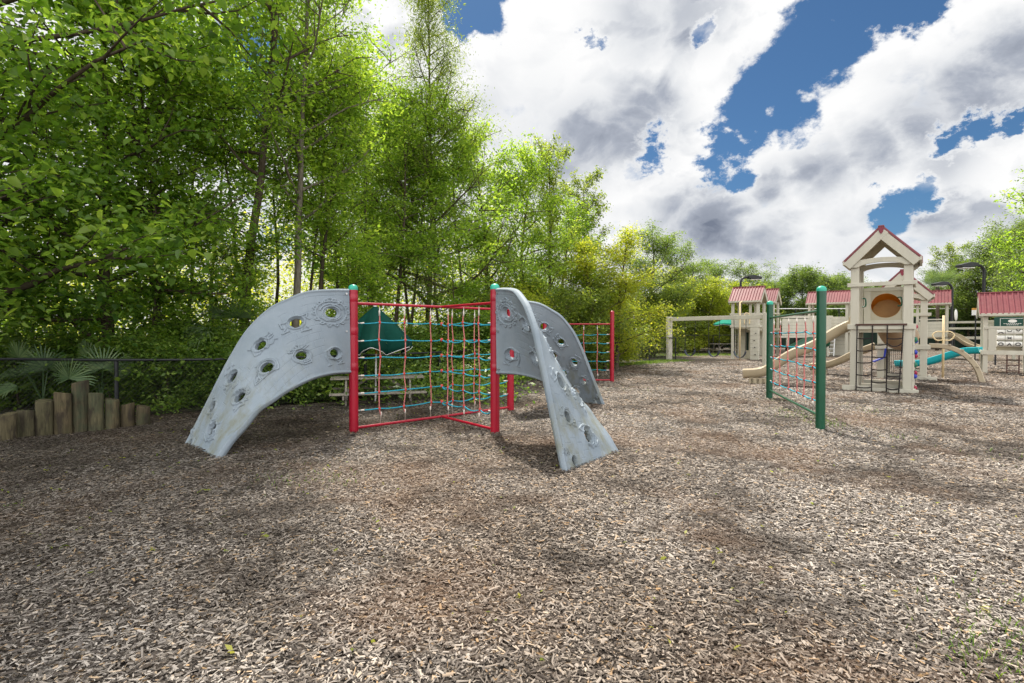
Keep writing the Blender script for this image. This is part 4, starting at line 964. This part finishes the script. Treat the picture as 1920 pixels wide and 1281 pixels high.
# signs and small things at the right
SG = thing('sign_board', 'dark green sign with pale oval emblem seen through the playhouse', 'sign', (*XY(1898, 23.5), 0), R(-35))
MB().box((-.62, 0, 1.75), (.62, .04, 2.25)).build('board', M['sign'], SG, bevel=.005)
for x in (-.55, .55): MB().box((x-.03, .045, -.1), (x+.03, .10, 2.2)).build('post', M['black'], SG)
em = MB().lathe([(0, -.002), (.15, -.002), (.15, .004), (0, .004)], 28); em.v = [(x, -.003+z*.5, 2.06+y*.5) for x, y, z in em.v]; em.build('emblem', M['tile'], SG)
fr = MB()
for a, b in (((-.42, -.006, 2.17), (.42, -.002, 2.185)), ((-.42, -.006, 1.80), (.42, -.002, 1.815)), ((-.42, -.006, 1.818), (-.405, -.002, 2.167)), ((.405, -.006, 1.818), (.42, -.002, 2.167))): fr.box(a, b)
for k in range(2):
    for i in range(9 - 3*k): x0 = -.30+.105*k+.068*i; fr.box((x0, -.006, 1.93-.055*k), (x0+.05, -.002, 1.953-.055*k))
fr.build('lettering', M['tile'], SG)
DS = thing('white_disc', 'white oval disc standing up above the bridge rails', 'disc', (*XY(1793, 31.5), 0), R(40))
mb = MB().lathe([(0, 0), (.30, .0), (.34, .03), (.30, .06), (0, .08)], 28); mb.v = [(x, z, 2.62+y*1.05) for x, y, z in mb.v]; mb.build('dish', M['white'], DS, R(40))
MB().tube([(0, .1, -.1), (0, .1, 2.7)], .03, 8).build('pole', M['black'], DS)
NS = thing('notice', 'small white notice with orange top left of playhouse roof', 'sign', (*XY(1829, 27), 0), R(-35))
MB().box((-.16, 0, 2.45), (.16, .02, 2.72)).build('board', M['white'], NS); MB().box((-.16, -.001, 2.723), (.16, .021, 2.83)).build('header', M['rust'], NS); MB().tube([(0, .06, -.1), (0, .06, 2.8)], .03, 8).build('post', M['black'], NS)

# row of upright logs
LOGS = [(16,778.5,828,30),(49,772,821,31),(84,753,818,31),(119,738,815,32),(152,717,811,31),(181,739,809,28),(211,750,806,28),(240,759,803,27),(269,763,801.5,26)]
LN = ['squat greenish log post, leftmost in the row of upright logs', 'short brown log post, second from the left end of row', 'tan log post with cracked dark top in the log row', 'tall green tinged log post left of the tallest one', 'tallest mossy log post in the middle of the row',
      'tall pale log post just right of the tallest one', 'medium log post with dark streaked rim below fence post', 'short log post with black drips, second from right end', 'grey brown log post at the right end of the row']
for (px, pt, pb, wd_), lb in zip(LOGS, LN):
    u, v = ray(px, pb); d = -CAM_H / v; h = CAM_H + ray(px, pt)[1]*d; rr = wd_/2*d/960*.83; x = u*(d+rr)
    r = random.Random(px+1)
    n = 22; V = []; zs = [-.25, 0, h*.3, h*.6, h-.02, h]
    ph = r.uniform(0, 6)
    for j, z in enumerate(zs):
        k = .93 if j == 5 else 1.
        for i in range(n):
            a = 2*math.pi*i/n; q_ = rr*k*(1+.035*math.sin(2*a+ph+z)+.02*math.sin(5*a+z*3)); V.append((q_*math.cos(a), q_*math.sin(a), z + (.02*math.cos(a+ph) if j >= 4 else 0)))
    F = [(j*n+i, j*n+(i+1) % n, (j+1)*n+(i+1) % n, (j+1)*n+i) for j in range(5) for i in range(n)] + [tuple(5*n+i for i in range(n))]
    t = MB().add(V, F).build('log_post', M['log'], None, R(45)); t.location = (x, d+rr, 0); t.rotation_euler.z = r.uniform(0, 6)
    tag(t, lb, 'log post', 'row of upright logs by the fence')
# ------------------------------------------------------------ trees and shrubs
def leaves_mesh(name, anc, n, size, m, seed, sig=.16, hang=.3, aspect=.5, hexa=False, clump=.5, flat=.8, zf=.75):
    r = np.random.default_rng(seed); A = np.asarray(anc); k = r.integers(0, len(A), n)
    cl = r.uniform(0, 1, len(A)); pos = A[k] + r.normal(0, sig, (n, 3))*(1, 1, zf)
    L = size*np.clip(r.lognormal(0, .28, n), .5, 1.9); Wd = L*aspect*r.uniform(.8, 1.2, n)
    nr = r.normal(0, .62, (n, 3)); nr[:, 2] = np.abs(nr[:, 2]) + flat*.6; nr /= np.linalg.norm(nr, axis=1)[:, None]
    ax = r.normal(0, 1, (n, 3)); ax[:, 2] -= hang*1.6; ax -= nr*(ax*nr).sum(1)[:, None]; ax /= np.linalg.norm(ax, axis=1)[:, None]+1e-9
    sd_ = np.cross(nr, ax); l, w_ = L[:, None], Wd[:, None]/2
    if hexa:
        V = np.stack([pos, pos+ax*l*.22+sd_*w_*.95+nr*w_*.28, pos+ax*l*.62+sd_*w_*.75+nr*w_*.2, pos+ax*l-nr*l*.10, pos+ax*l*.62-sd_*w_*.75+nr*w_*.2, pos+ax*l*.22-sd_*w_*.95+nr*w_*.28], 1)
        i = np.arange(n)[:, None]*6; F = np.concatenate([i+np.array([[0, 1, 2, 3]]), i+np.array([[0, 3, 4, 5]])]); q = 6
    else:
        V = np.stack([pos, pos+ax*l*.45+sd_*w_, pos+ax*l-nr*l*.06, pos+ax*l*.45-sd_*w_], 1); i = np.arange(n)[:, None]*4; F = i+np.array([[0, 1, 2, 3]]); q = 4
    v = np.clip(.5 + (cl[k]-.5)*clump*1.3 + r.normal(0, .17, n), 0, 1)
    return quads_mesh(name, V.reshape(-1, 3), F, m, None, {'rnd': np.repeat(v, q)})
def skeleton(seed, H, r0, base=.3, spread=2., prof='round', nb=22, ns=5, lean=(0, 0), up=.5, wig=.04, stems=1, fork=0., thin=.35, droop=0.):
    r = np.random.default_rng(seed); tubes = []; anc = []
    pf = {'round': lambda u: .25+.75*math.sin(math.pi*min(1, u*.85+.12))**.7, 'cone': lambda u: .12+.88*(1-u)**.75, 'column': lambda u: .55+.45*math.sin(math.pi*u), 'umbrella': lambda u: .15+.85*u**.9, 'dome': lambda u: max(.12, (1-u*u)**.5)}[prof]
    def limb(p, d, L, rad, n, wg, lift):
        pts = [np.array(p, float)]; d = np.array(d, float)
        for k in range(n):
            d = d + r.normal(0, wg, 3) + np.array([0, 0, lift]); d /= np.linalg.norm(d); pts.append(pts[-1]+d*L/n)
        tubes.append((np.array(pts), np.linspace(rad, rad*.25, n+1))); return np.array(pts)
    for s in range(stems):
        a0 = r.uniform(0, 6.28); off = np.array([math.cos(a0), math.sin(a0), 0])*(.0 if stems == 1 else .18+.1*s)
        d0 = np.array([lean[0], lean[1], 1.]) + (off*1.2*up if stems > 1 else 0); d0 /= np.linalg.norm(d0)
        Hs = H*(1 if s == 0 else r.uniform(.75, .98)); n = 12; pts = [off + np.array([0, 0, -.2])]; d = d0.copy()
        for k in range(n):
            d = d + r.normal(0, wig, 3)*(1, 1, .3); d += (d0-d)*.25; d /= np.linalg.norm(d); pts.append(pts[-1]+d*(Hs+.2)/n)
        T = np.array(pts); rad = r0*(1 if s == 0 else .75)*np.linspace(1, thin*.35, n+1); rad[0] *= 1.35; tubes.append((T, rad))
        nbs = max(3, nb//stems)
        for b in range(nbs):
            u = (b+r.uniform(.1, .9))/nbs; t = base+(1-base)*u*.98; fi = t*n; i = min(int(fi), n-1); p = T[i]+(T[i+1]-T[i])*(fi-i); rr = rad[i]
            az = 2.4*b+r.normal(0, .5)+a0; L = spread*pf(u)*r.uniform(.7, 1.2)*(1 if stems == 1 else .75); el = up*(.6+.6*u)+r.normal(0, .15)-droop*(1-u)
            dd = np.array([math.cos(az)*math.cos(el), math.sin(az)*math.cos(el), math.sin(el)])
            P = limb(p, dd, L, min(rr*.55, .012+.022*L), 5, .13, .06-droop*.12)
            for k in range(max(2, int(ns*(.5+.5*L/spread)))):
                v = r.uniform(.25, 1.); f2 = v*5; j = min(int(f2), 4); q = P[j]+(P[j+1]-P[j])*(f2-j); d1 = P[j+1]-P[j]; d1 /= np.linalg.norm(d1)
                d2 = d1+r.normal(0, .75, 3)*(1, 1, .6); d2 /= np.linalg.norm(d2); l2 = L*r.uniform(.22, .48)
                Q = limb(q, d2, l2, .006+.008*L*.5, 3, .18, .03-droop*.2)
                for m_ in range(1, 4):
                    anc.append(Q[m_])
                    if r.uniform() < .8: anc.append(Q[m_]+r.normal(0, .10+.07*l2, 3))
            anc.append(P[-1]); anc.append(P[-2])
        anc.append(T[-1]); anc.append(T[-2])
    return tubes, anc
def tubes_mesh(name, tubes, m, n=6):
    V, F, o = [], [], 0; an = np.arange(n)*2*math.pi/n
    for P, rad in tubes:
        d = np.gradient(P, axis=0); d /= np.linalg.norm(d, axis=1)[:, None]+1e-9; ref = np.where(np.abs(d[:, 2:3]) > .9, np.array([[1., 0, 0]]), np.array([[0, 0, 1.]]))
        ref = np.repeat(ref[:1], len(P), 0); x = np.cross(d, ref); x /= np.linalg.norm(x, axis=1)[:, None]+1e-9; y = np.cross(d, x)
        V.append((P[:, None]+(x[:, None]*np.cos(an)[None, :, None]+y[:, None]*np.sin(an)[None, :, None])*np.asarray(rad)[:, None, None]).reshape(-1, 3))
        k = len(P); I = np.arange(k*n).reshape(k, n)+o; J = np.roll(I, -1, 1); F.append(np.stack([I[:-1], J[:-1], J[1:], I[1:]], -1).reshape(-1, 4)); o += k*n
    return quads_mesh(name, np.concatenate(V), np.concatenate(F), m, 9)
PROTO = {}
def proto(key, leafn, lsize, lmat, bmat='bark', sig=.16, hang=.3, aspect=.5, hexa=False, clump=.5, zf=.75, **kw):
    seed = 100+len(PROTO)*7; tb, anc = skeleton(seed, **kw)
    PROTO[key] = (tubes_mesh(key+'_trunk', tb, M[bmat]), leaves_mesh(key+'_crown', anc, leafn, lsize, M[lmat], seed+1, sig, hang, aspect, hexa, clump, .8, zf), kw['H'])
def plant(key, name, label, cat, loc, h=None, rz=0., group=None, wide=1., lean=None):
    tr, lv, H = PROTO[key]; s = (h/H) if h else 1.
    t = thing(name, label, cat, (loc[0], loc[1], 0), rz, group); t.scale = (s*wide, s*wide, s)
    link('trunk', tr, t); link('crown', lv, t); return t
proto('near', zf=.45, leafn=27000, lsize=.115, lmat='leaf_near', sig=.30, hang=.55, aspect=.62, hexa=True, clump=.45, H=9.5, r0=.16, base=.13, spread=3.5, prof='column', nb=40, ns=7, up=.30, wig=.03)
proto('tall', zf=.45, leafn=21000, lsize=.098, lmat='leaf', bmat='bark', sig=.26, H=15., r0=.115, base=.34, spread=3.0, prof='round', nb=34, ns=8, up=.75, wig=.03, lean=(.12, 0), aspect=.45)
proto('tall_b', zf=.45, leafn=18000, lsize=.098, lmat='leaf', bmat='bark_pale', sig=.25, H=12., r0=.10, base=.33, spread=2.5, prof='round', nb=30, ns=8, up=.7, wig=.05, aspect=.5)
proto('slim', zf=.45, leafn=12000, lsize=.085, lmat='leaf', bmat='bark', sig=.20, H=9., r0=.075, base=.38, spread=1.5, prof='column', nb=24, ns=7, up=.7, wig=.045)
proto('oak', 46000, .095, 'leaf_olive', 'bark', sig=.24, hang=.9, aspect=.24, H=13., r0=.13, base=.16, spread=3.3, prof='cone', nb=56, ns=9, up=.62, wig=.07, droop=.15)
proto('round', zf=.45, leafn=24000, lsize=.098, lmat='leaf', bmat='bark', sig=.20, H=7.5, r0=.12, base=.16, spread=2.2, prof='round', nb=36, ns=7, up=.6)
proto('yellow', 32000, .080, 'leaf_yellow', 'bark', sig=.20, H=6., r0=.10, base=.08, spread=2.3, prof='dome', nb=36, ns=7, up=.55, stems=2)
proto('round_m', 30000, .09, 'leaf_far', 'bark', sig=.20, H=7.5, r0=.12, base=.14, spread=2.4, prof='round', nb=36, ns=7, up=.6)
proto('sparse', 9000, .11, 'leaf_olive', 'bark', sig=.13, H=8.5, r0=.10, base=.35, spread=1.6, prof='round', nb=20, ns=5, up=.75, wig=.05)
proto('pole', 6500, .085, 'leaf', 'bark', sig=.17, H=8., r0=.055, base=.48, spread=1.2, prof='round', nb=14, ns=6, up=.7, wig=.06)
proto('under', zf=.45, leafn=7500, lsize=.085, lmat='leaf', bmat='bark', sig=.15, hang=.1, aspect=.5, H=4.2, r0=.035, base=.30, spread=1.9, prof='umbrella', nb=16, ns=6, up=.25, wig=.08)
proto('shrub', 14000, .068, 'leaf_dark', 'bark', sig=.13, H=1.6, r0=.03, base=.05, spread=.95, prof='dome', nb=30, ns=6, up=.6, stems=4)
proto('bush', 22000, .085, 'leaf_olive', 'bark', sig=.17, H=3.6, r0=.05, base=.04, spread=1.7, prof='dome', nb=42, ns=7, up=.6, stems=4)
proto('bush_y', 22000, .085, 'leaf_yellow', 'bark', sig=.17, H=3.6, r0=.05, base=.04, spread=1.7, prof='dome', nb=40, ns=7, up=.6, stems=4)
proto('far', 24000, .17, 'leaf_far', 'bark', sig=.30, H=8., r0=.16, base=.12, spread=2.7, prof='round', nb=32, ns=6, up=.6)
def at(px, d): return XY(px, d)
def T(key, px, d, h, label, rz=0., wide=1., name='tree', cat='tree', group='trees behind the fence'):
    return plant(key, name, label, cat, at(px, d), h, rz, group, wide)
# --- the left woods
t = plant('near', 'broadleaf_tree', 'big near tree with glossy broad leaves filling the upper left corner', 'tree', (-9.0, 8.4), 10.5, .4, 'trees behind the fence')
plant('near', 'broadleaf_tree', 'broadleaf tree with low branches just right of the corner tree', 'tree', (-8.3, 10.6), 8.4, 2.6, 'trees behind the fence')
T('slim', 290, 10.6, 8.5, 'thin dark twin trunk tree left of the panel, above the log row', .3, 1.1)
T('slim', 305, 11.2, 9.2, 'slender tree close behind the dark twin trunk tree', 2.2, 1.1)
T('tall', 446, 11.6, 15., 'tall leaning vine-wrapped tree rising behind the left grey panel', .15)
T('tall_b', 548, 12.3, 12.5, 'pale barked tall tree above the left grey panel top', 1.1)
T('slim', 597, 13.4, 8.6, 'slim tree between the pale barked tree and the red post', 4.)
T('tall_b', 606, 15., 12.2, 'leafy tall tree directly above the left red post', 2.9, .68)
T('slim', 737, 15.5, 9.0, 'straight slim tree standing above the green parasol', 5.1)
T('oak', 800, 17., 12.9, 'tallest feathery tree with small drooping leaves above the nets', 1.2, .9)
T('slim', 772, 17.8, 8., 'dark thin trunk just left of the tallest feathery tree', 1.9)
T('round', 905, 19., 8.4, 'green tree at the right shoulder of the feathery tree', .7, .85)
T('sparse', 1032, 21., 8.9, 'vine draped tree with a bent top against the cloud', 2.5, .8)
T('round', 985, 20., 7.8, 'leafy tree just left of the bent topped tree', 3.3, .9)
T('sparse', 1102, 24., 8.6, 'thin open crowned tree alone against the white cloud', 1., .9)
T('yellow', 1150, 21.5, 5.9, 'yellow green rounded tree behind the far red net', .6, 1.15)
T('round', 1055, 23., 6.6, 'mid green tree between the open crowned and bent topped trees', 4.4, 1.1)
T('round_m', 1222, 33., 7.4, 'bright green tree above the left swing post', 1.4, 1.3)
T('yellow', 1295, 41., 6.6, 'yellow leaved tree over the left swing', 3.1, 1.3)
T('round_m', 1268, 44., 8.3, 'dark topped tree behind the yellow one over the swings', 5.2, 1.2)
T('yellow', 1345, 43., 6.3, 'olive yellow tree behind the right swing', 2.2, 1.3)
T('round_m', 1400, 47., 7.2, 'dark green tree above the pole tower lamp', 2.8, 1.3)
T('round_m', 1335, 48., 7.6, 'green tree between the pole tower lamp and yellow tree', .8, 1.3)
T('round', 690, 20., 10.5, 'second row tree behind the green parasol apex', .9)
for i, (px, d, h, rz, lb) in enumerate(((255, 10.2, 3.4, 0, 'flat layered understorey tree above the log row'), (395, 10.9, 3.6, 2, 'layered understorey sapling left of the vine wrapped trunk'), (500, 11.4, 3.0, 4, 'pale leaved sapling peeking over the grey panel'),
        (620, 13., 3.6, 1, 'understorey sapling left of the left red post'), (720, 14.3, 4.0, 3, 'understorey sapling behind the green parasol'), (850, 15.8, 4.2, 5, 'understorey sapling behind the rope net crossing'), (60, 11.2, 4.2, 5.5, 'understorey sapling in the shade behind the left palmetto'), (160, 11.5, 4.4, 1.5, 'understorey sapling behind the tallest log'))):
    T('under', px, d, h, lb, rz, 1.15, 'sapling', 'sapling', 'saplings under the trees')
plant('near', 'broadleaf_tree', 'unseen broadleaf tree added beyond the left edge to shade the ground', 'tree', (-12.6, 7.4), 9.5, 4.1, 'trees behind the fence')  # out-of-view tree added to cast shade on the left ground
for i, (px, d, h, lb) in enumerate(((335, 12.2, 8.2, 'thin bare stemmed tree right of the dark twin trunk'), (398, 13., 8.6, 'thin dark stem halfway between twin trunk and vine wrapped tree'), (472, 12.8, 8.8, 'thin dark stem close right of the vine wrapped trunk'), (505, 14.2, 9.2, 'thin stem between the vine wrapped and pale barked trunks'),
        (574, 13.2, 8.0, 'thin stem close right of the pale barked trunk'), (655, 14.5, 8.8, 'thin stem directly behind the left red post'), (690, 15.8, 9., 'thin stem above the left shoulder of the green parasol'), (765, 16.4, 9., 'thin stem above the right shoulder of the green parasol'), (832, 16.8, 8.6, 'thin dark stem close right of the feathery tree trunk'), (868, 18., 8.8, 'thin stem left of the near red post top'), (235, 12., 8., 'thin stem above the short log posts'), (120, 11.4, 7.6, 'thin pale stem between the two palmettos'))):
    T('pole', px, d, h, lb, i*1.9, 1., 'slender_tree', 'tree')
# --- shrubs along the fence
SH = [(-60, 10.4, 1.7, 'dark shrub behind the leftmost log post'), (60, 10.7, 1.6, 'dark shrub below the left palmetto'), (150, 10.9, 1.5, 'dark shrub behind the tallest log post'), (250, 9.9, 1.3, 'leafy shrub right of the fence post by the logs'), (318, 10.3, 1.55, 'glossy shrub between the log row and the grey panel'), (375, 10.6, 1.75, 'bright tipped shrub at the left grey panel edge'),
      (440, 11.0, 1.5, 'shrub behind the upper part of left grey panel'), (520, 11.3, 1.2, 'low shrub under the left grey panel arch'), (590, 12.4, 1.25, 'shrub left of the picnic table'), (655, 13.6, 1.35, 'shrub behind the left end of picnic table'), (725, 14.4, 1.45, 'shrub behind the middle of picnic table'), (800, 15.2, 1.7, 'shrub behind the right end of picnic table'), (862, 15.6, 2.1, 'shrub behind the rope net crossing')]
for i, (px, d, h, lb) in enumerate(SH): T('shrub', px, d, h, lb, i*1.3, 1.15, 'shrub', 'shrub', 'shrubs behind the low fence')
BU = [('bush', 905, 17.2, 3.2, 'olive bush behind the near red post'), ('bush_y', 960, 18.3, 3.4, 'yellow green bush above the near grey panel'), ('bush', 1015, 19.6, 3.4, 'olive bush above the dark grey panel'), ('bush', 1065, 21.5, 3.7, 'large olive bush behind the far red net'), ('bush_y', 1118, 23.4, 3.6, 'yellow bush just left of the single far red post'),
      ('bush', 1165, 25.6, 3.7, 'dark olive bush right of the single far red post'), ('bush', 1205, 32., 4.6, 'bush behind the fence corner post'), ('bush_y', 1258, 40., 5.2, 'yellow bush behind the left swing post'), ('bush', 1305, 41.5, 5.2, 'olive bush behind the middle swing'), ('bush_y', 1350, 42.5, 5.0, 'yellow green bush left of the open green parasol'), ('bush', 1392, 43., 5.4, 'olive bush behind the pole tower')]
for i, (k, px, d, h, lb) in enumerate(BU): T(k, px, d, h, lb, i*1.7+.4, 1.2, 'bush', 'bush', 'tall bushes behind the fence')
# --- trees far behind the towers and at the right
FR = [(1440, 58, 6.6, 'far green tree left of the far twin roofs'), (1478, 60, 7.4, 'far green tree above the second red roof'), (1505, 56, 7.9, 'far tree rising above the green net frame'), (1535, 60, 7.6, 'far tree left of the front green post'), (1572, 64, 7.9, 'far slim tree beside the tall tower roof'), (1610, 60, 6.6, 'far tree behind the tall tower left posts'), (1650, 62, 6.8, 'far tree behind the amber opening tower'), (1700, 60, 6.6, 'far tree behind the lower tower roof')]
for i, (px, d, h, lb) in enumerate(FR): T('far', px, d, h, lb, i*.9, .95, 'tree', 'tree', 'far trees beyond the towers')
RT = [('round_m', 1752, 50., 7.0, 'olive tree behind the fan palm'), ('sparse', 1785, 50., 9.8, 'airy tall tree above the right lamps'), ('round_m', 1815, 47., 7.8, 'green tree behind the tall lamp head'), ('round_m', 1850, 46., 8.7, 'broad green tree over the playhouse roof'), ('round_m', 1890, 44., 9.8, 'bright tall tree over the right end of playhouse'), ('round_m', 1925, 40., 9.6, 'green tree cut by the right picture edge'), ('bush', 1790, 49., 5.6, 'dense bush below the right lamps'), ('bush', 1835, 48.6, 5.8, 'dense bush behind the playhouse roof'), ('bush', 1890, 48., 5.4, 'dense bush behind the green sign')]
for i, (k, px, d, h, lb) in enumerate(RT): T(k, px, d, h, lb, i*1.1+.2, 1.05, 'tree' if k != 'bush' else 'bush', 'tree' if k != 'bush' else 'bush', 'trees beyond the tall fence')
T('round', 2015, 25., 10.2, 'dark tree leaning in at the right edge of the sky', 2.0, .95)
# --- palms
def frond(mbV, mbF, mbA, base, az, el, Ls, Lb, r, nseg=24, open_=3.7):
    d = np.array([math.cos(az)*math.cos(el), math.sin(az)*math.cos(el), math.sin(el)]); hub = base + d*Ls
    s = np.cross(d, [0, 0, 1.]); s /= np.linalg.norm(s); ef = r.uniform(-.7, 1.9); d = np.array([math.cos(az)*math.cos(ef), math.sin(az)*math.cos(ef), math.sin(ef)]); u = np.cross(s, d)
    mbV.extend([base-s*.012, base+s*.012, hub+s*.008, hub-s*.008]); k = len(mbV)-4; mbF.append((k, k+1, k+2, k+3)); mbA.extend([.3]*4)
    for i in range(nseg):
        a = (i/(nseg-1)-.5)*open_; dr = d*math.cos(a) + s*math.sin(a) + u*(.25*abs(a)-.12); dr /= np.linalg.norm(dr); L = Lb*(1-.25*abs(a)/1.95)*r.uniform(.9, 1.05)
        nn = np.cross(dr, u); nn /= np.linalg.norm(nn)+1e-9; wv = nn*.0115
        dz = np.array([0, 0, -1.])*L
        P = [hub, hub+dr*L*.4+dz*.03, hub+dr*L*.75+dz*.06*r.uniform(.6, 1.5), hub+dr*L*.93+dz*.17*r.uniform(.6, 1.4)]; v0 = len(mbV)
        for j, (p, q) in enumerate(zip(P, (.35, 1., .75, .1))): mbV.extend([p-wv*q, p+wv*q+u*.008])
        for j in range(3): mbF.append((v0+2*j, v0+2*j+1, v0+2*j+3, v0+2*j+2))
        mbA.extend([r.uniform(.2, .9)]*8)
def palm(label, loc, hs, nf, Ls, Lb, seed, name='palmetto'):
    r = np.random.default_rng(seed); t = thing(name, label, 'palm', (*loc, 0))
    if hs > .3: MB().tube([(0, 0, -.2), (.03, 0, hs*.5), (0, .02, hs)], [.13, .12, .15], 12).build('trunk', M['bark'], t, 9)
    for k in range(nf):
        V, F, A_ = [], [], []; frond(V, F, A_, np.array([0, 0, hs]), k*2.4+r.uniform(-.3, .3), r.uniform(.45, 1.3), Ls*r.uniform(.7, 1.2), Lb*r.uniform(.8, 1.1), r)
        link('frond', quads_mesh('frond', np.array(V), F, M['palm'], None, {'rnd': A_}), t)
palm('pale fan palmetto rising above the fence rail at the far left', at(78, 9.15), .28, 10, .8, .58, 5)
palm('fan palmetto with hanging blades behind the tallest log post', at(188, 9.35), .28, 10, .8, .55, 6)
palm('shaded fan palm behind the left grey panel', at(432, 11.2), 1.3, 10, .7, .7, 8)
palm('grey green cabbage palm crown behind the lower tower roof', at(1757, 44), 5.4, 18, 1.0, 1.5, 9, 'cabbage_palm')
# --- the deep woods: one uncountable mass
def mass(name, label, boxes, n, size, seed, m):
    r = np.random.default_rng(seed); anc = []
    for (px0, px1, d0, d1, z0, z1, k) in boxes:
        d = r.uniform(d0, d1, k); px = r.uniform(px0, px1, k); u = r.uniform(0, 1, k); z = z0 + (z1-z0)*u*(.72+.28*np.sin(px*.045+1)*np.sin(px*.017+d))
        anc.append(np.stack([(px-960)/960*d, d, z], 1))
    anc = np.concatenate(anc); tag(link(name, leaves_mesh(name, anc, n, size, m, seed, .42, .2, .55, False, .8)), label, 'woods', kind='stuff')
mass('woodland', 'sunlit yellow green woodland filling the gaps behind the nearer trunks', [(-150, 930, 21, 33, 0, 8.0, 2600), (880, 1180, 30, 40, 0, 5.0, 600)], 95000, .14, 51, M['leaf_yellow'])
mass('far_woods', 'distant green tree line beyond the playground yard', [(1250, 1760, 62, 76, 0, 5.2, 1500), (1700, 2050, 52, 70, 0, 8.0, 1300)], 110000, .30, 52, M['leaf_far'])
mass('undergrowth', 'dark low undergrowth on the woodland floor', [(-150, 950, 10.5, 19, 0, .9, 1500), (-150, 420, 10.2, 12.5, 0, 1.1, 500)], 70000, .085, 53, M['leaf_dark'])

fl = np.stack([rng.uniform(-9, 5, 900), rng.uniform(2.2, 9.5, 900), np.zeros(900)], 1); fl = fl[~inside_woods(fl[:, 0], fl[:, 1])]; fl = fl[rng.uniform(0, 1, len(fl)) < np.clip(.75-.09*fl[:, 0], .05, 1)]; fl[:, 2] = gz(fl[:, 0], fl[:, 1]) + .028
tag(link('fallen_leaves', leaves_mesh('fallen_leaves', fl, len(fl), .032, M['leaf_yellow'], 77, .004, 0, .5, False, .8, 3.)), 'tiny fallen yellow green leaves strewn on the mulch', 'leaves', kind='stuff')
